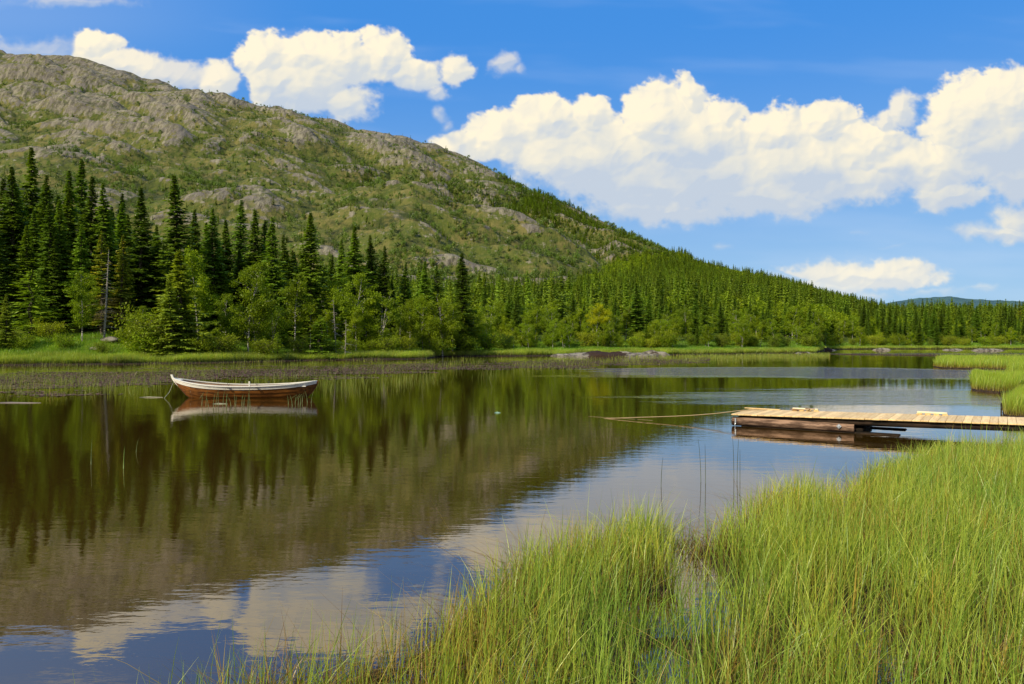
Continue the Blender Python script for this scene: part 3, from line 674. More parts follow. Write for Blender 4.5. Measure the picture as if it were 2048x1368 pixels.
M_snag = bark('bare_wood', (.16, .14, .12, 1), (.42, .38, .32, 1))
def snag(px, top, Y, lab, seed):
    r = random.Random(seed); x = at_px(px, Y); z = gz(x, Y); H = CH + (HY - top) / F * Y - z
    e = empty('dead_tree', (x, Y, z), 0); e.rotation_euler = (r.gauss(0, .03), r.gauss(0, .05), 0); tag(e, lab, 'tree')
    mb = MB(); mb.tube([(0, 0, -.4), (.03, 0, H * .5), (0, .03, H)], [.013 * H, .009 * H, .012], 7)
    for i in range(int(H * 7)):
        a = r.uniform(0, 6.3); zz = H * r.uniform(.12, .98); l = (1.25 - zz / H) * r.uniform(.4, 1.3)
        mb.tube([(0, 0, zz), (math.cos(a) * l * .6, math.sin(a) * l * .6, zz - .05 * l), (math.cos(a) * l, math.sin(a) * l, zz - .22 * l)], [.022, .014, .005], 3, False)
    mb.build('trunk', M_snag, e)
snag(208, 500, 74.5, 'bare grey dead spruce with stiff side twigs on the grassy mound', 1)
snag(672, 600, 82, 'thin bare dead tree among the birches under the big free-standing spruce', 2)
snag(350, 560, 76, 'dead grey trunk half hidden behind the broad olive brown spruce', 3)
snag(690, 640, 80, 'short leafless grey sapling at the meadow edge among the birches', 4)
snag(1222, 640, 122, 'bare pale trunk behind the rock outcrop', 5)

# ---- scattered forest on slopes (far: one "stuff" object each)
def scatter_forest():
    r = np.random.default_rng(12)
    N = 260000
    px = r.uniform(-150, 2350, N); Yr = ridge_depth(px); Ys = shore_depth(px)
    Y = Ys + 45 + (Yr * 1.04 - Ys - 45) * r.random(N) ** .75
    X = ux(px) * Y
    z, rock = ground(X, Y)
    py = HY - F * (z - CH) / Y
    fm = forest_mask(px, py, Y)
    # trees per square metre wanted against the sampling density
    area = (Yr - Ys) * Y / F * 2500
    n1 = fbm(X / 45, Y / 45, 3); n2 = fbm(X / 120 + 9, Y / 90, 3)
    pf = fm * .44 * np.clip(area / 380000, .2, 1)
    band = sm(.02, .5, n2 + .35 * n1 + .18 * sm(230, 60, z) - .15)                 # open wood in the hollows
    Y5 = np.minimum(560, Yr * .8); gully = np.maximum(sm(10, 60, Y - Y5) * sm(380, 200, Y - Y5) * sm(640, 740, px) * sm(1380, 1300, px), sm(10, 60, Y - Y5) * sm(930, 1080, px) * sm(1385, 1320, px) * sm(1.0, .93, Y / Yr)) * sm(-.45, -.05, n1 + .5 * n2)
    ph = (1 - fm) * np.clip(.14 + .8 * band + 1.0 * gully, 0, 1.3) * (1 - .88 * (1 - .7 * gully) * sm(.35, .85, rock)) * sm(430, 300, z) * .62
    # fewer in the first part already filled by hand
    a = r.random(N)
    isf = a < pf; ish = (~isf) & (a - pf < ph)
    out = []
    for i in np.nonzero(isf)[0]:
        leafy = 1.2 * n1[i] + .30 * r.normal() + .8 * math.exp(-((px[i] - 1230) / 45) ** 2 - ((py[i] - 548) / 22) ** 2) > .08
        k = 3 if leafy else int(r.integers(0, 3))
        h = r.uniform(3.5, 8) if leafy else 5.0 + 9.5 * r.random() ** 1.8
        out.append((k, X[i], Y[i], z[i] - .2, h))
    nf = len(out)
    for i in np.nonzero(ish)[0]:
        g = gully[i]; k = 4 if r.random() < .5 * (1 - g) else int(r.integers(0, 3))
        h = r.uniform(2.2, 4.6) * (1 + 1.1 * g * r.random() * (1 if X[i] / Y[i] < .06 else .35))
        if r.random() < .12: h *= 1.5
        out.append((k, X[i], Y[i], z[i] - .2, h))
    return out, nf
FAR, nforest = scatter_forest()
print('far trees', len(FAR), 'forest', nforest, 'near', len(T))

def make_thing(kind, cm, tm, H0, x, y, z, h, label, group, wf):
    nm = {'spruce': 'spruce_tree', 'birch': 'birch_tree', 'shrub': 'shrub'}[kind]
    s = h / H0; sw = s * wf * (1.0 if kind != 'spruce' else max(.75, min(1.0, (16 / max(h, 6)) ** .35)))
    e = empty(nm, (x, y, z), random.uniform(0, 6.3)); e.scale = (sw, sw, s)
    e.rotation_euler = (random.gauss(0, .024), random.gauss(0, .024), e.rotation_euler.z)
    tag(e, label, {'spruce': 'tree', 'birch': 'tree', 'shrub': 'shrub'}[kind], group)
    c = link('crown', cm, None, e)
    t_ = link('trunk' if kind != 'shrub' else 'stems', tm, None, e)
    return e
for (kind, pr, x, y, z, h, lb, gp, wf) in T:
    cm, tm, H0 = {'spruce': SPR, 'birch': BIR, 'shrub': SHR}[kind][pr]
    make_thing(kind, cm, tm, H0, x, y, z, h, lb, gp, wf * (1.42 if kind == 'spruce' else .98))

def merged_points(name, items, protos, label, cat):
    """one object whose geometry nodes set the crowns out on a cloud of points"""
    items = np.array(items)
    me = bpy.data.meshes.new(name); n = len(items)
    me.vertices.add(n); me.vertices.foreach_set('co', items[:, 1:4].astype(np.float32).ravel())
    idx = me.attributes.new('pick', 'INT', 'POINT'); idx.data.foreach_set('value', items[:, 0].astype(np.int32))
    H0 = np.array([p[2] for p in protos])[items[:, 0].astype(int)]
    sc = items[:, 4] / H0; r = np.random.default_rng(5)
    s3 = np.stack([sc * r.uniform(.85, 1.25, n), sc * r.uniform(.85, 1.25, n), sc], -1).astype(np.float32)
    a = me.attributes.new('size', 'FLOAT_VECTOR', 'POINT'); a.data.foreach_set('vector', s3.ravel())
    a = me.attributes.new('turn', 'FLOAT_VECTOR', 'POINT'); rt = np.zeros((n, 3), np.float32); rt[:, 2] = r.uniform(0, 6.3, n); rt[:, :2] = r.normal(0, .03, (n, 2)); a.data.foreach_set('vector', rt.ravel())
    o = link(name, me)
    g = bpy.data.node_groups.new(name + '_set', 'GeometryNodeTree')
    g.interface.new_socket('Geometry', in_out='INPUT', socket_type='NodeSocketGeometry')
    g.interface.new_socket('Geometry', in_out='OUTPUT', socket_type='NodeSocketGeometry')
    N = g.nodes; gi = N.new('NodeGroupInput'); go = N.new('NodeGroupOutput')
    m2p = N.new('GeometryNodeMeshToPoints'); g.links.new(gi.outputs[0], m2p.inputs[0])
    def named(nm, typ):
        a = N.new('GeometryNodeInputNamedAttribute'); a.data_type = typ; a.inputs[0].default_value = nm; return a.outputs[0]
    pick = named('pick', 'INT'); size = named('size', 'FLOAT_VECTOR'); turn = named('turn', 'FLOAT_VECTOR')
    jn = N.new('GeometryNodeJoinGeometry')
    for k, p in enumerate(protos):
        oi = N.new('GeometryNodeObjectInfo'); oi.inputs['Object'].default_value = p[3]; oi.transform_space = 'ORIGINAL'; oi.inputs['As Instance'].default_value = True
        cmp = N.new('FunctionNodeCompare'); cmp.data_type = 'INT'; cmp.operation = 'EQUAL'; g.links.new(pick, cmp.inputs[2]); cmp.inputs[3].default_value = k
        ip = N.new('GeometryNodeInstanceOnPoints'); g.links.new(m2p.outputs[0], ip.inputs['Points']); g.links.new(cmp.outputs[0], ip.inputs['Selection'])
        g.links.new(oi.outputs['Geometry'], ip.inputs['Instance']); g.links.new(turn, ip.inputs['Rotation']); g.links.new(size, ip.inputs['Scale'])
        g.links.new(ip.outputs[0], jn.inputs[0])
    g.links.new(jn.outputs[0], go.inputs[0])
    md = o.modifiers.new('set_out', 'NODES'); md.node_group = g
    tag(o, label, cat, kind='stuff')
    return o
# the five light crowns also stand as real trees on the slope
LP = []
for k, (cm, _, H0) in enumerate(LOW):
    px, Y = [(1480, 330), (1530, 340), (1560, 330), (1450, 320), (1000, 420)][k]
    x = at_px(px, Y); z = gz(x, Y); h = [9, 8, 9, 6, 4][k]
    e = empty('spruce_tree' if k in (0, 1, 2) else 'birch_tree' if k == 3 else 'pine_tree', (x, Y, z - .1)); s = h / H0; e.scale = (s, s, s)
    tag(e, ['spruce among many on the wooded slope right of the mountain', 'spruce among many on the wooded slope right of the mountain', 'spruce among many on the wooded slope right of the mountain', 'rounded birch among the spruces on the wooded slope', 'small scraggy pine on the open lower hillside'][k], 'tree', 'trees of the wooded slope' if k < 3 else None)
    c = link('crown', cm, None, e)
    tm = MB().tube([(0, 0, -.5), (0, 0, H0 * .9)], [.014 * H0, .02], 6); tm.build('trunk', M_bark, e, True)
    LP.append((cm, None, H0, c))
merged_points('forest', FAR[:nforest], LP, 'dense conifer forest with lighter birch patches covering the slope right of the mountain', 'forest')
merged_points('hillside_trees', FAR[nforest:], LP, 'scattered small pines and spruces dotted over the rocky mountainside', 'trees')

# ================================================================== GRASS
def blades(X, Y, Z, H, W, r, lean=.35, bend=.5, c0=(.10, .17, .02), c1=(.26, .33, .05), dry=.06, seg=4, wind=(.25, .1), basecol=(.07, .065, .02)):
    n = len(X)
    th = r.uniform(0, 2 * PI, n); ln = np.abs(r.normal(0, lean, n))
    dx = np.cos(th) * ln + wind[0] * .5; dy = np.sin(th) * ln + wind[1] * .5
    cu = np.abs(r.normal(0, bend, n))
    fa = r.uniform(0, PI, n); fx = np.cos(fa); fy = np.sin(fa)
    V = np.zeros((n, seg + 1, 2, 3), np.float32); Cc = np.zeros((n, seg + 1, 2, 3), np.float32)
    t0 = np.clip(r.random(n), 0, 1)[:, None]
    col = np.array(c0)[None] * (1 - t0) + np.array(c1)[None] * t0
    dr = r.random(n) < dry
    col[dr] = np.array([.34, .25, .10]) * r.uniform(.5, 1.1, dr.sum())[:, None]
    for k in range(seg + 1):
        s = k / seg
        hx = H * (dx * s + cu * dx * s ** 2.5 * 1.5); hy = H * (dy * s + cu * dy * s ** 2.5 * 1.5)
        hz = H * (s - .28 * cu * s ** 3 * np.minimum(1, np.hypot(dx, dy) * 2))
        w = W * (1 - s) ** .6 * .5 + .0002
        for j, sg in enumerate((-1, 1)):
            V[:, k, j, 0] = X + hx + sg * fx * w; V[:, k, j, 1] = Y + hy + sg * fy * w; V[:, k, j, 2] = Z + hz
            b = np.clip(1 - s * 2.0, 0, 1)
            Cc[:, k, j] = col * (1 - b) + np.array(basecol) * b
    base = (np.arange(n) * (seg + 1) * 2)[:, None]
    F_ = []
    for k in range(seg): F_.append(np.concatenate([base + 2 * k, base + 2 * k + 1, base + 2 * k + 3, base + 2 * k + 2], 1))
    return V.reshape(-1, 3), np.stack(F_, 1).reshape(-1, 4), Cc.reshape(-1, 3)
M_grass = foliage_mat('sedge', tint=(1.76, 1.66, .80), transl=.45, rnd=0, spec=.2)
def in_poly(x, y, poly):
    c = np.zeros(len(x), bool); n = len(poly); j = n - 1
    for i in range(n):
        xi, yi = poly[i]; xj, yj = poly[j]
        q = ((yi > y) != (yj > y)) & (x < (xj - xi) * (y - yi) / (yj - yi + 1e-12) + xi); c ^= q; j = i
    return c
def tops(px, py, h=.43):
    D = F * (CH - h) / (py - HY); return (float(ux(px)) * D, D)
# outline of the near marsh bank, read from the tips of its grass
BANK = [tops(*p) for p in [(360, 1250), (600, 1215), (800, 1180), (880, 1140), (940, 1105), (985, 1070), (1040, 1035), (1130, 1018), (1210, 995), (1330, 985), (1400, 1002), (1470, 985), (1525, 945), (1590, 932), (1650, 938), (1690, 958), (1715, 915), (1780, 890), (1850, 875), (1950, 864), (2060, 860), (2200, 858), (2500, 850)]]
BANK = BANK + [(30, 17), (30, -6), (-3.5, -6), (-2.6, 1.2)]
def bank_dist(x, y):
    """signed-ish distance into the bank (positive inside)"""
    P = np.array(BANK); d = np.full(x.shape, 1e9)
    for i in range(len(P)):
        a = P[i]; b = P[(i + 1) % len(P)]; ab = b - a
        t = np.clip(((x - a[0]) * ab[0] + (y - a[1]) * ab[1]) / (ab @ ab), 0, 1)
        d = np.minimum(d, np.hypot(x - a[0] - t * ab[0], y - a[1] - t * ab[1]))
    ins = in_poly(x.ravel(), y.ravel(), BANK).reshape(x.shape)
    return np.where(ins, d, -d)
def pools(x, y):
    """open water holes inside the bank"""
    def e(cx, cy, rx, ry): return np.clip(1.4 - np.hypot((x - cx) / rx, (y - cy) / ry), 0, 1)
    p = np.maximum(e(1.45, 5.95, .20, .95), e(1.08, 5.2, .30, .34)); p = np.maximum(p, e(.9, 4.3, .14, .3)); p = np.maximum(p, e(2.15, 4.6, .2, .5))
    return p
def bank_z(x, y):
    d = bank_dist(x, y)
    z = -.35 + .36 * sm(-.5, .12, d) + .05 * sm(.3, 2.5, d) + .055 * fbm(x * 2.2, y * 2.2, 3) + .02 * fbm(x * 9, y * 9, 2)
    z = z + .25 * sm(10, 13, x) * sm(.2, 1.5, d)
    return z - .30 * pools(x, y) - .05 * sm(1.6, .8, np.abs(x - .7)) * sm(5.0, 3.5, y)

def build_bank():
    xs = np.concatenate([np.linspace(-4.5, 12, 420), np.linspace(12.2, 32, 80)]); ys = np.linspace(-8, 20, 500)
    XX, YY = np.meshgrid(xs, ys); z = bank_z(XX, YY)
    v = np.stack([XX, YY, z], -1).reshape(-1, 3); nr, nc = XX.shape; i = np.arange(nr * nc).reshape(nr, nc)
    f = np.stack([i[:-1, :-1], i[:-1, 1:], i[1:, 1:], i[1:, :-1]], -1).reshape(-1, 4)
    m, t, out = new_mat('peat'); P = t.n('ShaderNodeTexCoord').outputs['Object']
    n = t.noise(P, 14, 6, .7); c = t.mix(t.ss(n, .38, .66), (.018, .011, .006, 1), (.085, .050, .024, 1))
    pbsdf(t, out, c, .8, .3, t.bump(n, 1, .04))
    tag(link('marsh_bank', mk_mesh('marsh_bank', v, f, None, True), m), kind='structure')
    return m
M_peat = build_bank()

def near_grass():
    r = np.random.default_rng(21)
    P = np.array(BANK)
    # sample more densely close to the camera
    N = 640000
    y = r.uniform(1.6, 16.5, N); x = r.uniform(-3.2, 13.5, N)
    keep = (x < y * .80 + .8) & (x > -y * .75 - .3)
    x = x[keep]; y = y[keep]
    d = bank_dist(x, y) + .16 * fbm(x * 2.2, y * 2.2, 3)
    cl = fbm(x * 2.6 + 7, y * 2.6, 3); cl2 = fbm(x * .7, y * .7, 2)
    dens = sm(-.14, .32, d) * np.clip(.62 + .9 * cl, .12, 1) * (1 - sm(.1, .75, pools(x, y)) * np.where(y < 4.9, .72, .97))
    dens *= np.where(x < .15, .34 + .62 * sm(-1.2, .15, x), 1.0)
    dens *= np.interp(y, [0, 5, 9, 16], [.85, .95, 1.0, .9])
    k = r.random(len(x)) < dens * .62
    x = x[k]; y = y[k]; d = d[k]; cl = cl[k]; cl2 = cl2[k]
    z = np.maximum(bank_z(x, y), -.12) - .02
    dryn = fbm(x * 1.1 + 30, y * 1.1, 3); n = len(x); H = (.42 + .11 * cl2 + .11 * r.normal(0, 1, n)) * (.75 + .25 * sm(0, .6, d)); H = np.clip(H, .15, .85) + .02
    W = r.uniform(.0034, .0075, n) * np.interp(y, [3, 8, 15], [.85, 1.25, 1.9])
    g = np.clip(.5 + 1.2 * cl2 + .7 * cl, 0, 1)[:, None]
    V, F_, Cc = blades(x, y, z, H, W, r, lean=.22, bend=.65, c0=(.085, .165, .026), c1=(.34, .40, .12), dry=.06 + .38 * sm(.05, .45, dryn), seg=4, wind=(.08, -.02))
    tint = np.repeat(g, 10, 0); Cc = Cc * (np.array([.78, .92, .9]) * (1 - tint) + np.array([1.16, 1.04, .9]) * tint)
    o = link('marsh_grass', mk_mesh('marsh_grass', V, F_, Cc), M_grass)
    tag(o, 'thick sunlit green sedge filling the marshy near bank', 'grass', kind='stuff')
    print('near blades', n)
    # dead brown thatch low in the tussocks
    N = 110000; y = r.uniform(2, 11, N); x = r.uniform(-1.5, 8, N)
    d = bank_dist(x, y); c = fbm(x * 1.6 + 3, y * 1.6, 3)
    edge = sm(.5, .1, np.abs(d - .12)) * sm(-.02, .06, d)
    k = r.random(N) < np.clip(sm(.05, .4, c) * sm(0, .1, d) * .8 + .8 * edge, 0, 1) * (1 - pools(x, y)); x = x[k]; y = y[k]
    V, F_, Cc = blades(x, y, np.maximum(bank_z(x, y), -.05), r.uniform(.10, .36, len(x)), r.uniform(.003, .008, len(x)), r, lean=.9, bend=1.2, c0=(.07, .035, .014), c1=(.26, .16, .06), dry=.2, seg=3, basecol=(.04, .022, .01))
    tag(link('dead_grass', mk_mesh('dead_grass', V, F_, Cc), M_grass), 'brown dead grass thatch at the waterline of the near tussocks', 'grass', kind='stuff')
near_grass()

def far_meadow():
    r = np.random.default_rng(22)
    px = np.concatenate([r.uniform(-150, 1660, 330000), r.uniform(1640, 2250, 60000)]); n = len(px)
    Ys = shore_depth(px); Y = Ys - .3 + 26 * r.random(n) ** 1.6
    X = ux(px) * Y; z, _ = ground(X, Y); k = (z > .10) & (z < 2.6); X = X[k]; Y = Y[k]; z = z[k]; Ys = Ys[k]; n = len(X)
    c = fbm(X / 5, Y / 5, 3); front = sm(7, 3, Y - Ys)
    H = (.38 + .22 * front) * r.uniform(.6, 1.25, n) * (1 + .4 * c) ; W = r.uniform(.018, .04, n) * Y / 80
    V, F_, Cc = blades(X, Y, z - .03, H, W, r, lean=.18, bend=.3, c0=(.10, .19, .016), c1=(.25, .33, .045), dry=.04, seg=2, wind=(.1, 0), basecol=(.08, .10, .02))
    g = np.repeat(np.clip(front[:, None] + .3 * c[:, None], 0, 1), 6, 0); cn = np.repeat((1 + .55 * fbm(X / 2.2, Y / 6, 3) - .12)[:, None], 6, 0); Cc = Cc * cn * (np.array([.70, .95, .55]) * (1 - g) + np.array([1.1, 1.0, 1.25]) * g)
    tag(link('meadow_grass', mk_mesh('meadow_grass', V, F_, Cc), M_grass), 'bright green grass strip along the far shore in front of the trees', 'grass', kind='stuff')
far_meadow()

# grass islets on the right
def islet(name, poly, H, n, label, seed, W=.02):
    r = np.random.default_rng(seed); P = np.array(poly); c = P.mean(0)
    # ground pad with a ragged dark rim
    K = 64; th = np.linspace(0, 2 * PI, K, endpoint=False)
    def radius(a):
        out = []
        for t in a:
            d = np.array([math.cos(t), math.sin(t)]); best = 1e9
            for i in range(len(P)):
                p = P[i] - c; q = P[(i + 1) % len(P)] - c; e = q - p; M = np.array([[d[0], -e[0]], [d[1], -e[1]]])
                dt = np.linalg.det(M)
                if abs(dt) < 1e-9: continue
                s, u = np.linalg.solve(M, p)
                if s > 0 and -1e-6 <= u <= 1 + 1e-6: best = min(best, s)
            out.append(best)
        return np.array(out)
    R = radius(th) * (1 + .05 * np.sin(th * 9) + .04 * np.sin(th * 23))
    v = [(c[0], c[1], .16)]; f = []
    rings = [(.5, .15), (.9, .12), (1.0, .05), (1.03, -.2)]
    for (s, z) in rings:
        for k in range(K): v.append((c[0] + math.cos(th[k]) * R[k] * s, c[1] + math.sin(th[k]) * R[k] * s, z + (.03 * math.sin(k * 1.7) if z > 0 else 0)))
    for k in range(K): f.append((0, 1 + k, 1 + (k + 1) % K))
    for j in range(len(rings) - 1):
        for k in range(K): a = 1 + j * K; b = a + K; f.append((a + k, b + k, b + (k + 1) % K, a + (k + 1) % K))
    e = empty(name, (0, 0, 0)); tag(e, label, 'grass islet')
    mb = MB(); mb.v = v; mb.f = f; mb.build('peat_base', M_peat, e, True)
    a = r.uniform(0, 2 * PI, n); Rr = np.interp(a, np.append(th, 2 * PI), np.append(R, R[0])); s = np.sqrt(r.random(n)) * 1.02
    x = c[0] + np.cos(a) * Rr * s; y = c[1] + np.sin(a) * Rr * s
    cn = fbm(x * .8, y * .8, 3)
    V, F_, Cc = blades(x, y, np.full(n, .06), H * r.uniform(.6, 1.2, n) * (1 + .35 * cn), r.uniform(.6, 1.3, n) * W, r, lean=.16, bend=.4, c0=(.11, .20, .02), c1=(.29, .36, .055), dry=.04, seg=3, wind=(.14, 0), basecol=(.16, .11, .03))
    g = link('grass_tuft', mk_mesh('grass_tuft', V, F_, Cc), M_grass, e); g['kind'] = 'stuff'
def wp(px, py): D = float(sdepth(py)); return (float(ux(px)) * D, D)
islet('grass_islet', [wp(1878, 737), wp(1960, 740), wp(2120, 741), wp(2180, 727), wp(1990, 722), wp(1885, 727)], .62, 60000, 'long low islet of pale green grass farthest out on the right', 41, .026)
islet('grass_islet', [wp(1943, 783), wp(2000, 787), wp(2040, 784), wp(2075, 770), (29 * .70, 36), wp(1950, 768)], .58, 26000, 'small green grass islet between the long islet and the jetty', 42, .014)
islet('grass_islet', [wp(2016, 752), wp(2100, 757), wp(2200, 750), wp(2160, 740), wp(2035, 743)], .6, 16000, 'grass islet cut by the right frame edge beside the long one', 43, .02)
islet('grass_islet', [wp(2006, 834), wp(2060, 842), wp(2200, 842), wp(2300, 800), wp(2120, 790), wp(2030, 812)], .50, 26000, 'grassy peat bank behind the landward end of the jetty', 44, .011)
islet('grass_islet', [wp(1655, 709), wp(1800, 711.5), wp(2000, 712), wp(2150, 711), wp(2150, 709), wp(1800, 709)], .16, 5000, 'thin low strip of dark reedy mud across the bay', 45, .03)

# ================================================================== WATER PLANTS
def lilies():
    r = np.random.default_rng(31); N = 190000
    px = r.uniform(-100, 1420, N); py0 = tab(px, (-100, 735), (400, 731), (850, 722), (1100, 717), (1420, 714)); py1 = tab(px, (-100, 800), (150, 796), (300, 790), (335, 772), (640, 770), (850, 752), (1000, 746), (1250, 738), (1420, 728))
    py = py0 + (py1 - py0) * r.random(N); Y = sdepth(py); X = ux(px) * Y
    n = fbm(X / 7, Y / 3.2, 4) + .35 * fbm(X / 1.6, Y / .9, 2); core = sm(0, .35, (py - py0) / (py1 - py0)) * sm(1, .45, (py - py0) / (py1 - py0))
    k = (n + .70 * core - .42 + .10 * r.normal(0, 1, N)) > 0; k &= r.random(N) < .42
    X = X[k]; Y = Y[k]; n = len(X); R = r.uniform(.05, .11, n)
    K = 7; a0 = r.uniform(0, 6.3, n); V = np.zeros((n, K, 3), np.float32)
    tx = r.normal(0, .10, n); ty = r.normal(0, .10, n)
    for j in range(K):
        a = a0 + j * (2 * PI - .5) / (K - 1); q = R * (1 if 0 < j < K - 1 else .95)
        dx = np.cos(a) * q; dy = np.sin(a) * q * .8
        V[:, j, 0] = X + dx; V[:, j, 1] = Y + dy; V[:, j, 2] = .006 + np.abs(tx * dx + ty * dy) + r.uniform(0, .008, n)
    # close the notch at the middle
    V[:, 0, 0] = X; V[:, 0, 1] = Y
    f = np.arange(n * K).reshape(n, K)
    t = r.random(n)[:, None]; gn = (r.random(n) < .2)[:, None]
    col = np.where(gn, np.array([.10, .125, .02])[None], np.array([.085, .048, .042])[None] * (1 - t) + np.array([.20, .115, .092])[None] * t)
    m, tt, out = new_mat('lily_pad'); at = tt.n('ShaderNodeAttribute', attribute_name='col'); pbsdf(tt, out, at.outputs['Color'], .75, .08)
    tag(link('water_lily_pads', mk_mesh('water_lily_pads', V.reshape(-1, 3), f, np.repeat(col, K, 0)), m), 'brownish floating lily pads in a band between the boat and the far shore', 'water plants', kind='stuff')
    # thin reeds through the same belt, thicker near the far bank and on both sides of the boat
    N = 120000; px = r.uniform(-120, 1660, N)
    a = r.random(N)
    p0 = tab(px, (-120, 733), (850, 720), (1330, 713), (1660, 709)); p1 = tab(px, (-120, 798), (330, 792), (640, 790), (820, 786), (960, 760), (1250, 735), (1660, 722))
    py = p0 + (p1 - p0) * a ** 1.3; Y = sdepth(py); X = ux(px) * Y
    n = fbm(X / 3.2 + 50, Y / 4.5, 4); k = (n + .22 * r.normal(0, 1, N) + .34 * sm(12, 0, py - p0) * sm(1240, 1380, px) + .28 * sm(745, 762, py) * sm(840, 800, px)) > .36
    k &= ~((px > 325) & (px < 645) & (py > 775) )
    k &= r.random(N) < np.interp(Y, [25, 50, 90], [.22, .6, .8])
    X = X[k]; Y = Y[k]; n = len(X)
    V, F_, Cc = blades(X, Y, np.full(n, -.02), r.uniform(.12, .48, n), r.uniform(.007, .012, n) * np.maximum(Y / 35, 1), r, lean=.14, bend=.5, c0=(.10, .15, .025), c1=(.24, .29, .07), dry=.06, seg=3, wind=(.05, 0), basecol=(.12, .14, .03))
    tag(link('reeds', mk_mesh('reeds', V, F_, Cc), M_grass), 'thin green reeds standing in the shallow water near the far bank and the boat', 'reeds', kind='stuff')
lilies()

M_reed = foliage_mat('reed_stem', transl=.2, rnd=.1)
def reed(px, py, top, lab, grp, bend=.0, kink=False, w=.006, col=(.14, .19, .05)):
    x, y = wp(px, py); h = (py - top) * y / F
    mb = MB()
    if kink: pts = [(0, 0, -.05), (.02, 0, h * .6), (.06, 0, h), (bend, 0, h * .45)]
    else: pts = [(0, 0, -.05), (bend * .2, 0, h * .4), (bend * .55, 0, h * .75), (bend, 0, h)]
    mb.tube(pts, [w, w * .8, w * .6, w * .3], 5)
    o = mb.build('reed_stalk', M_reed, None, True); o.location = (x, y, 0)
    a = o.data.attributes.new('col', 'FLOAT_COLOR', 'POINT')
    a.data.foreach_set('color', np.tile(np.array([*col, 1], np.float32), len(o.data.vertices)))
    tag(o, lab, 'reed', grp)
GR = 'reeds standing around the boat'
rr = random.Random(4)
for px in [405, 410, 418, 425, 431, 436, 447, 450, 454, 461, 470, 472, 483, 485, 488, 494, 497, 500]:
    py = 808 + rr.uniform(2, 10); reed(px + rr.uniform(-2, 2), py, py - rr.uniform(18, 38), 'thin green reed in front of the boat hull', GR, rr.uniform(-.12, .12), rr.random() < .15, .009)
for px in [577, 590, 596, 600, 604, 615, 622, 585]:
    py = 806 + rr.uniform(0, 8); reed(px, py, py - rr.uniform(18, 34), 'thin green reed in front of the boat hull', GR, rr.uniform(-.2, .2), rr.random() < .4, .009)
reed(182, 930, 876, 'single green reed alone in the dark water at far left', None, .02, w=.006)
reed(247, 938, 892, 'thicker bright reed alone in open water, right of the faint one', None, .02, w=.008, col=(.2, .3, .05))
reed(272, 905, 876, 'faint bent reed in open water beyond the thicker one', None, .06, w=.005)
for i, (px, py, top) in enumerate([(1402, 965, 880), (1411, 968, 890), (1468, 960, 872), (1474, 962, 866), (1322, 975, 915), (1480, 965, 900)]):
    reed(px, py, top, 'tall dark thin stalk rising above the near grass in front of the jetty', 'tall stalks in front of the jetty', rr.uniform(-.04, .04), w=.0045, col=(.06, .08, .03))

# floating bits
def driftlet(px, py, L, name, lab, col):
    x, y = wp(px, py); mb = MB(); mb.tube([(-L / 2, 0, .008), (-L * .1, .03, .015), (L * .2, -.02, .012), (L / 2, .02, .008)], [.006, .014, .012, .004], 6)
    m, t, out = new_mat(name); pbsdf(t, out, (*col, 1), .6); o = mb.build(name, m, None, True); o.location = (x, y, 0); tag(o, lab, 'drift')
driftlet(302, 796, .8, 'drift_reed', 'pale stem floating on the water left of the bow', (.45, .42, .3))
driftlet(30, 807, 1.6, 'drift_reed', 'long pale stem floating at the left frame edge', (.35, .30, .28))
driftlet(995, 827, .16, 'floating_bottle', 'small pale green float on the water between boat and jetty', (.35, .6, .5))
driftlet(440, 809, .45, 'drift_reed', 'short pale stem floating in front of the hull', (.4, .4, .28))

# ================================================================== ROCKS
def rock_mat():
    m, t, out = new_mat('shore_rock'); P = t.n('ShaderNodeTexCoord').outputs['Object']
    n = t.noise(P, 1.1, 6, .65); n2 = t.noise(P, 5, 5, .7); n3 = t.noise(t.mapping(P, (.5, 1.4, 2)), .9, 4, .6)
    c = t.mix(t.ss(n, .38, .62), (.075, .062, .05, 1), (.28, .25, .20, 1)); c = t.mix(t.math('MULTIPLY', t.ss(n2, .5, .7), .6), c, (.30, .27, .22, 1))
    at = t.n('ShaderNodeAttribute', attribute_name='col')
    sp = t.n('ShaderNodeSeparateColor'); t.l(at.outputs['Color'], sp.inputs[0])
    k = t.ss(t.math('ADD', n3, t.math('MULTIPLY', sp.outputs[0], .9)), .72, .86)
    c = t.mix(k, c, t.mix(n2, (.018, .010, .007, 1), (.06, .034, .02, 1)))
    pbsdf(t, out, c, .85, .2, t.bump(n2, 1, .12)); return m
M_rock = rock_mat()
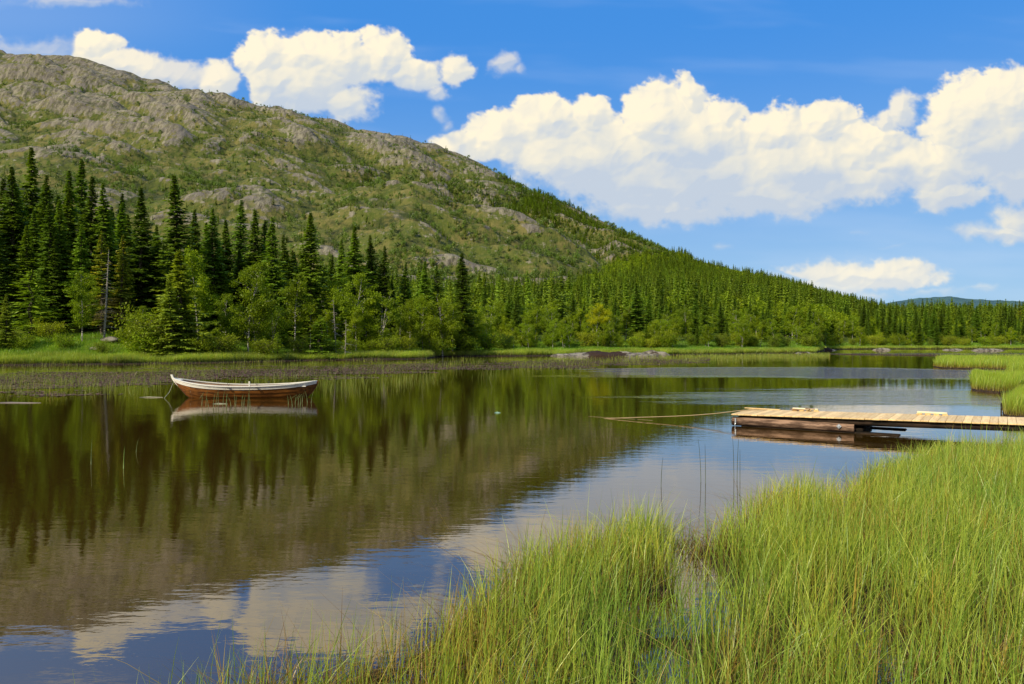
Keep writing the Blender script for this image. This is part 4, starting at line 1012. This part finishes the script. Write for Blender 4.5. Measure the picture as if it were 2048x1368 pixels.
def rock(px0, px1, py, top, lab, seed, dark=0., depth=.5):
    Y = float(sdepth(py)); x0 = at_px(px0, Y); x1 = at_px(px1, Y); W = (x1 - x0) / 2; D = W * depth; Hh = (py - top) * Y / F
    nx, ny = 110, 46; u = np.linspace(-1, 1, nx); v = np.linspace(-1, 1, ny); U, Vv = np.meshgrid(u, v)
    rr_ = np.sqrt(U ** 2 + Vv ** 2); e = np.clip(1 - rr_ ** 2.2, -1, 1)
    n = fbm(U * W / 3 + seed, Vv * D / 2, 4); n2 = np.abs(pn(U * W / 2.2 + seed, Vv * D / 1.0 + 3))
    z = Hh * (.80 * np.sign(e) * np.abs(e) ** .75 + .45 * n - .40 * (.4 - n2)) - .02; z = np.where(rr_ > 1, z - .3, z)
    dk = np.clip(sm(.5, .1, np.abs(U - .0 + .2 * n)) * dark, 0, 1)
    vv = np.stack([U * W, Vv * D, z], -1).reshape(-1, 3); i = np.arange(nx * ny).reshape(ny, nx); f = np.stack([i[:-1, :-1], i[:-1, 1:], i[1:, 1:], i[1:, :-1]], -1).reshape(-1, 4)
    o = link('rock_outcrop', mk_mesh('rock_outcrop', vv, f, np.repeat(dk.reshape(-1, 1), 3, 1), True), M_rock); o.location = ((x0 + x1) / 2, Y + D * .9, 0); tag(o, lab, 'rock')
rock(1098, 1330, 713.6, 703, 'long low grey rock outcrop with dark brown crust on the far shore', 1, .75, .35)
rock(1270, 1345, 711.5, 700, 'pale rock slab just behind the right end of the long outcrop', 2, .3, .4)
rock(1748, 1786, 701.5, 695.5, 'rounded pale boulder outcrop left of the wide rocks at the bay head', 3, 0, .6)
rock(1890, 1935, 701.5, 698, 'low grey rock slab left of the widest bay rocks', 4, 0, .5)
rock(1950, 2018, 702.5, 697, 'wide stepped grey rocks at the bay head near the right edge', 5, .2, .5)
rock(1610, 1632, 705, 692, 'small pale boulder at the tip of the meadow spit', 6, 0, .6)
rock(1634, 1680, 702, 696, 'dark brown flat rock beyond the tip of the meadow spit', 7, 1.0, .5)
rock(1590, 1628, 708, 703, 'dark peat hummock at the very end of the spit', 8, 1.0, .5)
def boulder(px, Y, s, lab, seed):
    x = at_px(px, Y); z = gz(x, Y); r = np.random.default_rng(seed); nu, nv = 22, 12; vs = []; fs = []
    for j in range(nv + 1):
        for k in range(nu):
            a = 2 * PI * k / nu; b = PI * j / nv; d = 1 + .3 * float(pn(math.cos(a) * 1.3 + seed, math.sin(a) * 1.3 + b * 1.5))
            vs.append((math.cos(a) * math.sin(b) * s * d * 1.5, math.sin(a) * math.sin(b) * s * d, math.cos(b) * s * d * .55))
    for j in range(nv):
        for k in range(nu): fs.append((j * nu + k, j * nu + (k + 1) % nu, (j + 1) * nu + (k + 1) % nu, (j + 1) * nu + k))
    mb = MB(); mb.v = vs; mb.f = fs; o = mb.build('boulder', M_rock, None, True); o.location = (x, Y, z + s * .35); tag(o, lab, 'rock')
boulder(222, 73.5, .6, 'flat pale boulder lying in the grass on the mound at left', 2)
boulder(190, 70.5, .35, 'small grey stone below the flat pale boulder', 5)

# ================================================================== BOAT
def wood(name, a, b, sc=(1, 14, 14), rough=.5, spec=.35, coat=0.0):
    m, t, out = new_mat(name); P = t.n('ShaderNodeTexCoord').outputs['Object']
    n = t.noise(t.mapping(P, sc), 1.2, 6, .65, .6); n2 = t.noise(P, 1.4, 4, .6)
    c = t.mix(t.ss(n, .35, .65), a, b); c = t.mix(t.math('MULTIPLY', t.ss(n2, .4, .7), .5), c, tuple(v * .55 for v in a[:3]) + (1,))
    p = pbsdf(t, out, c, rough, spec, t.bump(n, .25, .01))
    if coat: p.inputs['Coat Weight'].default_value = coat; p.inputs['Coat Roughness'].default_value = .2
    return m
M_hull = wood('varnished_planks', (.10, .034, .006, 1), (.36, .130, .022, 1), (1.2, 10, 12), .5, .25, .05)
M_inside = wood('bare_planks', (.22, .13, .07, 1), (.38, .25, .15, 1))
def paint():
    m, t, out = new_mat('white_paint'); P = t.n('ShaderNodeTexCoord').outputs['Object']
    n = t.noise(P, 7, 5, .7); c = t.mix(t.ss(n, .5, .75), (.80, .76, .66, 1), (.58, .53, .44, 1)); pbsdf(t, out, c, .45, .4, t.bump(n, .1, .01)); return m
M_white = paint()
M_cream = wood('pale_board', (.85, .74, .50, 1), (.74, .62, .40, 1), (3, 18, 18))
m_, t_, o_ = new_mat('dark_metal'); pbsdf(t_, o_, (.06, .06, .06, 1), .45, .5, None, .7); M_metal = m_
m_, t_, o_ = new_mat('galvanised_plate'); pbsdf(t_, o_, (.62, .64, .66, 1), .35, .5, None, .85); M_galv = m_

def rope_mat(name, a, b):
    m, t, out = new_mat(name); P = t.n('ShaderNodeTexCoord').outputs['Object']
    w = t.n('ShaderNodeTexWave'); w.inputs['Scale'].default_value = 22; w.inputs['Distortion'].default_value = 1.5; t.l(P, w.inputs['Vector'])
    c = t.mix(w.outputs['Fac'], a, b); pbsdf(t, out, c, .9, .1, t.bump(w.outputs['Fac'], .5, .01)); return m
M_rope = rope_mat('tan_rope', (.30, .20, .10, 1), (.55, .42, .25, 1))
M_grope = rope_mat('grey_rope', (.30, .32, .24, 1), (.5, .5, .4, 1))

def build_boat():
    Lb = 2.44
    bx, by = wp(478, 798); by += .62
    root = empty('rowing_boat', (bx, by, 0), math.radians(3)); tag(root, 'wooden clinker rowing boat with varnished brown hull and white gunwales floating by the left reeds', 'boat')
    def beam(s): return .70 * max(0., (1 - abs(s) ** 2.6)) ** .72 + .012
    def sheer(s): return .395 + (.26 * (-s) ** 2.3 if s < 0 else .15 * s ** 2.3)
    def keel(s): return -.16 + (.30 * (-s) ** 5 if s < 0 else .26 * s ** 5)
    def xs(s, t):     # raked ends: the stem leans outwards with height
        e = abs(s) ** 4
        return s * Lb * (1 - .23 * e * (1 - t) ** 1.2) if s < 0 else s * Lb * (1 - .11 * e * (1 - t) ** 1.2)
    NS = 56; NP = 5; outv = MB(); inn = MB(); wh = MB()
    S = [-1 + 2 * i / NS for i in range(NS + 1)]
    def sec(s, t, side, off=0.0):
        b = beam(s) * (t ** .52) if t > 0 else 0.0
        z = keel(s) + (sheer(s) - keel(s)) * (t ** 1.55)
        return (xs(s, t), side * (b + off), z)
    for side in (-1, 1):
        for p in range(NP):
            TB = (0, .30, .52, .71, .875, 1.0); t0 = TB[p]; t1 = TB[p + 1]; tgt = wh if p == NP - 1 else outv
            vs = []; fs = []; Q = 4
            for i, s in enumerate(S):
                for k in range(Q + 1):
                    t = t0 + (t1 - t0) * k / Q; off = .016 * (1 - k / Q) + (.004 if p == NP - 1 else 0)
                    vs.append(sec(s, t, side, off * min(1, (1 - abs(s)) * 12 + .1)))
            for i in range(NS):
                for k in range(Q):
                    a = i * (Q + 1) + k; fs.append((a, a + Q + 1, a + Q + 2, a + 1))
            tgt.add(vs, fs)
            # lower lip of each strake
            vs = []; fs = []
            for s in S:
                w = min(1, (1 - abs(s)) * 12 + .1); vs += [sec(s, t0, side, .016 * w), sec(s, t0, side, -.002)]
            for i in range(NS): fs.append((2 * i, 2 * i + 1, 2 * i + 3, 2 * i + 2))
            tgt.add(vs, fs)
        vs = []; fs = []; Q = 12
        for s in S:
            for k in range(Q + 1): vs.append(sec(s, k / Q, side, -.018 if beam(s) > .03 else -.004))
        for i in range(NS):
            for k in range(Q): a = i * (Q + 1) + k; fs.append((a, a + 1, a + Q + 2, a + Q + 1))
        inn.add(vs, fs)
    outv.build('hull', M_hull, root, True); inn.build('inner_planking', M_inside, root, True)
    w = wh.build('sheer_strake', M_white, root, True)
    # gunwale rail: flat white cap on either side
    for side in (-1, 1):
        r = MB(); vs = []; fs = []
        for s in S:
            b = beam(s); z = sheer(s); x = xs(s, 1)
            for (dy, dz) in ((.035, -.004), (.035, .026), (-.045, .030), (-.045, -.004)):
                yy = side * max(.004, b + dy * min(1, (1 - abs(s)) * 8 + .25)); vs.append((x, yy, z + dz))
        for i in range(NS):
            for k in range(4): a = i * 4; fs.append((a + k, a + (k + 1) % 4, a + 4 + (k + 1) % 4, a + 4 + k))
        r.add(vs, fs); r.build('gunwale', M_white, root)
        # rubbing band below the rail
        r = MB(); pts = [sec(s, .955, side, .012) for s in S[1:-1]]; r.tube(pts, .008, 6); r.build('rubbing_strip', M_white, root, True)
    # stem and stern posts
    def post(sgn, top, name):
        mb = MB(); pts = []; k = 12
        for i in range(k + 1):
            t = i / k; s = sgn * 1.0; x = xs(s, t) + sgn * .012; z = keel(s) + (sheer(s) - keel(s)) * t ** 1.3 if t < 1 else sheer(s)
            pts.append((x, z))
        x, z = pts[-1]; pts.append((x + sgn * top * .35, z + top))
        vs = []; fs = []
        for (x, z) in pts:
            for (dx, dy) in ((-.035, -.018), (.035, -.012), (.035, .012), (-.035, .018)): vs.append((x + sgn * dx, dy, z))
        n = len(pts)
        for i in range(n - 1):
            for q in range(4): fs.append((i * 4 + q, i * 4 + (q + 1) % 4, i * 4 + 4 + (q + 1) % 4, i * 4 + 4 + q))
        fs += [(0, 1, 2, 3), tuple(range((n - 1) * 4, n * 4))]
        mb.add(vs, fs); return mb.build(name, M_white if sgn < 0 else M_hull, root)
    post(-1, .13, 'stem_post'); post(1, .01, 'stern_post')
    kb = MB(); pts = [(xs(s, 0), 0, keel(s) - .02) for s in S]; kb.tube(pts, .022, 4); kb.build('keel', M_hull, root)
    for s in (-.52, -.05, .42, .80):
        b = beam(s) * .93; mb = MB(); mb.box((s * Lb, 0, sheer(s) - .10), (.22 if abs(s) < .7 else .35, 2 * b, .028), None, .006); mb.build('thwart', M_white if s > .7 else M_inside, root)
    for s in (-.25, -.7):
        mb = MB(); b = beam(s); mb.tube([(s * Lb, y * b, keel(s) + (sheer(s) - keel(s)) * abs(y) ** 2.9 - 0 + .02) for y in (-.95, -.8, -.5, -.2, 0, .2, .5, .8, .95)], .018, 6); mb.build('rib', M_inside, root, True)
    for s in (-.14, .24):
        for side in (-1, 1):
            mb = MB(); b = beam(s); x = s * Lb; z = sheer(s)
            mb.box((x, side * (b + .034), z - .035), (.09, .012, .05), None, .003); mb.tube([(x, side * b, z + .02), (x, side * b, z + .075)], .009, 6)
            mb.tube([(x - .035, side * b, z + .13), (x - .035, side * b, z + .09), (x, side * b, z + .07), (x + .035, side * b, z + .09), (x + .035, side * b, z + .13)], .007, 6)
            mb.build('rowlock', M_metal, root)
    mb = MB(); mb.box((.10, .1, sheer(0) + .05), (.05, .03, .18), None, .006); mb.build('wooden_peg', M_white, root)
    # knees closing the bow and the stern
    for sg, s0 in ((-1, .90), (1, .88)):
        mb = MB(); z = sheer(sg * s0) + .004; b = beam(sg * s0)
        x0 = xs(sg * s0, 1); x1 = xs(sg * .995, 1); zt = sheer(sg * .995)
        mb.add([(x0, -b, z), (x0, b, z), (x1, .012, zt), (x1, -.012, zt), (x0, -b, z - .03), (x0, b, z - .03), (x1, .012, zt - .03), (x1, -.012, zt - .03)], [(0, 1, 2, 3), (7, 6, 5, 4), (0, 4, 5, 1), (1, 5, 6, 2), (3, 2, 6, 7), (0, 3, 7, 4)]); mb.build('breasthook', M_white, root)
    # oars lying on the thwarts
    for k, (yy, a) in enumerate(((.22, .03), (-.18, -.02))):
        o = empty('oar', (bx, by, 0), math.radians(3)); tag(o, 'wooden oar lying inside the boat along its ' + ('far side' if yy > 0 else 'near side'), 'oar')
        mb = MB(); mb.tube([(-1.1, yy, .345), (1.0, yy + a, .335)], [.018, .022], 8); mb.build('shaft', M_inside, o, True)
        mb = MB(); mb.box((-1.38, yy, .345), (.56, .11, .016), None, .006); mb.build('blade', M_inside, o)
    # bow line
    p0 = Vector((bx, by, 0)) + Matrix.Rotation(math.radians(3), 3, 'Z') @ Vector((xs(-1, 1) + .02, -.03, .52))
    p1 = Vector((p0.x - .17, p0.y - .35, -.02))
    mb = MB(); mb.tube([p0, p0.lerp(p1, .5) + Vector((.03, 0, -.05)), p1], .008, 6); tag(mb.build('mooring_line', M_grope, None, True), 'pale thin line running from the boat bow down into the water', 'rope')
build_boat()

# ================================================================== JETTY
def build_jetty():
    P0 = Vector((4.98, 17.0, 0)); ax = Vector((.836, -.549, 0)).normalized(); ay = Vector((.549, .836, 0)).normalized()
    ang = math.atan2(ax.y, ax.x); rise = .10 / 5.47; W = 1.42; Ld = 7.6
    root = empty('jetty', P0, ang); tag(root, 'new light wooden plank jetty on log floats reaching from the right bank into the lake', 'jetty')
    root.rotation_euler = (0, 0, ang)
    zt = lambda x: .275 + rise * x
    Rz = Euler((0, -math.atan(rise), 0)).to_matrix()
    # deck boards, all one surface
    mb = MB(); x = 0.0; r = random.Random(8); cols = []
    while x < Ld:
        w = .140; dy = r.uniform(-.008, .012); n0 = len(mb.v)
        mb.box((x + w / 2, W / 2 + dy, zt(x) - .014 + r.uniform(-.0015, .0015)), (w, W + .06, .028), Euler((0, -math.atan(rise) + r.uniform(-.004, .004), r.uniform(-.003, .003))).to_matrix(), .003)
        cols += [r.random()] * (len(mb.v) - n0); x += w + .005
    m, t, out = new_mat('fresh_pine'); P = t.n('ShaderNodeTexCoord').outputs['Object']; at = t.n('ShaderNodeAttribute', attribute_name='col')
    sp = t.n('ShaderNodeSeparateColor'); t.l(at.outputs['Color'], sp.inputs[0]); r0 = sp.outputs[0]
    cb = t.n('ShaderNodeCombineXYZ'); t.l(t.math('MULTIPLY', r0, 50), cb.inputs[0])
    n = t.noise(t.vm('ADD', t.mapping(P, (26, 1.6, 26)), cb.outputs[0]), 1.0, 5, .6, .5)
    c = t.mix(t.ss(n, .35, .68), (.92, .66, .32, 1), (.74, .48, .20, 1)); c = t.vm('SCALE', c, t.math('MULTIPLY_ADD', r0, .32, .82))
    vo = t.n('ShaderNodeTexVoronoi'); t.l(P, vo.inputs['Vector']); vo.inputs['Scale'].default_value = 4.2; kn = t.ss(vo.outputs['Distance'], .055, .035)
    c = t.mix(kn, c, (.22, .10, .04, 1)); pbsdf(t, out, c, .6, .3, t.bump(n, .2, .004)); M_pine = m
    d = mb.build('deck', M_pine, root); a = d.data.attributes.new('col', 'FLOAT_COLOR', 'POINT'); cc = np.ones((len(cols), 4), np.float32); cc[:, 0] = cols; a.data.foreach_set('color', cc.ravel())
    # nail rows
    M_log = bark('log_bark', (.09, .052, .034, 1), (.36, .225, .15, 1), (1.2, 9, 9)); M_dark = bark('dark_log', (.008, .006, .004, 1), (.045, .027, .016, 1), (1.2, 9, 9))
    for k, y in enumerate((.06, W - .06)):
        mb = MB(); mb.tube([(.02, y, .105), (1.2, y, .108), (2.55, y, .10)], [.098, .094, .085], 14); o = mb.build('float_log', M_log, root, True)
        e = MB(); e.tube([(.012, y, .105), (.004, y, .105)], [.095, .092], 14); e.build('cut_end', M_log, o)
        mb = MB(); mb.tube([(.25, y + .04, zt(.25) - .095), (3., y + .04, zt(3) - .10), (Ld, y + .04, zt(Ld) - .09)], [.060, .068, .06], 12); mb.build('stringer', M_dark, root, True)
        mb = MB(); mb.box((1.8, y + (.07 if k == 0 else -.07), -.03), (3.2, .2, .11), None, .02); mb.build('float_beam', M_dark, root)
    mb = MB(); mb.tube([(.3, W / 2, .08), (2.6, W / 2, .08)], .09, 12); mb.build('float_log', M_dark, root, True)
    mb = MB(); mb.box((2.62, W / 2 + .06, .035), (.17, W * .9, .12), None, .02); mb.build('cross_beam', M_dark, root)
    mb = MB(); mb.box((.18, W / 2, .19), (.12, W * .96, .06), None, .01); mb.build('cross_beam', M_dark, root)
    # diamond plate with bolt
    mb = MB(); mb.box((2.27, -.052, .135), (.075, .012, .075), Euler((0, PI / 4, 0)).to_matrix(), .002); pl = mb.build('bolt_plate', M_galv, root)
    mb = MB(); mb.tube([(2.27, -.06, .135), (2.27, -.085, .135)], .014, 6); mb.build('bolt', M_galv, pl)
    mb = MB(); mb.box((.10, -.052, .12), (.03, .012, .13), None, .002); pl = mb.build('strap_plate', M_galv, root)
    mb = MB(); mb.tube([(.10, -.06, .06), (.10, -.09, .055), (.11, -.09, -.06)], .010, 6); mb.build('chain', M_galv, pl)
    # loose end board along the outer corner
    mb = MB(); mb.box((.30, W + .01, zt(.3) + .014), (.85, .06, .022), Euler((0, 0, -.06)).to_matrix(), .004); mb.build('end_board', M_pine, root)
    Mr = Matrix.Rotation(ang, 3, 'Z')
    # pale mooring boards on the far edge
    for k, (x0, lb) in enumerate(((1.05, 'pale board on blocks at the outer end of the jetty with rope over it'), (3.62, 'pale slotted board on blocks midway along the jetty edge'))):
        e = empty('mooring_board', P0 + Mr @ Vector((x0, W - .10, zt(x0) + .002)), ang); tag(e, lb, 'mooring board')
        mb = MB(); mb.box((.26, 0, .052), (.56, .075, .038), None, .006); mb.build('board', M_cream, e)
        for xx in (.02, .18, .34, .50): m2 = MB(); m2.box((xx, 0, .0165), (.10, .06, .033), None, .004); m2.build('block', M_pine, e)
    # rope coil lying on the deck, and the taut line into the lake
    pts = []
    for i in range(46):
        a = i / 45; q = a * 11; rad = .13 + .05 * math.sin(q * .7); pts.append(P0 + Mr @ Vector((1.30 + .9 * (a - .5) * .6 + rad * math.cos(q), W - .26 + .6 * rad * math.sin(q), zt(1.3) + .012 + .02 * abs(math.sin(q * .5)) + .05 * a)))
    mb = MB(); mb.tube(pts, .011, 6); tag(mb.build('rope_coil', rope_mat('brown_rope', (.16, .09, .05, 1), (.34, .20, .11, 1)), None, True), 'brown rope tangle lying over the pale board on the jetty', 'rope')
    s = P0 + Mr @ Vector((.45, W - .16, zt(0) + .02)); e1 = P0 + Mr @ Vector((-.05, .7, zt(0) + .012)); x2, y2 = wp(1205, 838)
    q = [s, s.lerp(e1, .6) + Vector((0, 0, .01)), e1]; end = Vector((x2, y2, -.01))
    for i in range(1, 17): a = i / 16; q.append(e1.lerp(end, a) + Vector((0, 0, -.30 * a * (1 - a) * (1 - a))))
    q = [Vector((p.x, p.y, max(p.z, -.012 + 0 * p.z))) for p in q]
    mb = MB(); mb.tube(q, .011, 6); tag(mb.build('mooring_rope', M_rope, None, True), 'tan rope running from the jetty end out over the water to the left', 'rope')
    x3, y3 = wp(1305, 842); x4, y4 = wp(1080, 826)
    mb = MB(); mb.tube([(x3, y3, .003), ((x3 + x2) / 2, (y3 + y2) / 2 + .2, .003), (x2, y2 + .3, .003), (x2 - .3, y2 + .5, .002)], .0025, 5); tag(mb.build('floating_line', M_rope, None, True), 'thin slack line floating on the surface beyond the taut rope', 'rope')
    # bare post by the landward bank
    x, y = wp(2002, 828)
    mb = MB(); mb.tube([(0, 0, -.4), (.01, 0, .28)], [.022, .018], 8); o = mb.build('stake', M_bark, None, True); o.location = (x, y, 0); tag(o, 'short thin wooden stake in the water beside the grassy bank', 'stake')
build_jetty()

# ================================================================== RENDER SETTINGS
sc = bpy.context.scene
sc.view_settings.view_transform = 'Standard'; sc.view_settings.look = 'None'; sc.view_settings.exposure = 0; sc.view_settings.gamma = 1
sc.render.engine = 'CYCLES'
sc.cycles.max_bounces = 5; sc.cycles.diffuse_bounces = 2; sc.cycles.glossy_bounces = 3; sc.cycles.transmission_bounces = 3; sc.cycles.transparent_max_bounces = 4
sc.cycles.use_denoising = True; sc.cycles.caustics_reflective = False; sc.cycles.caustics_refractive = False
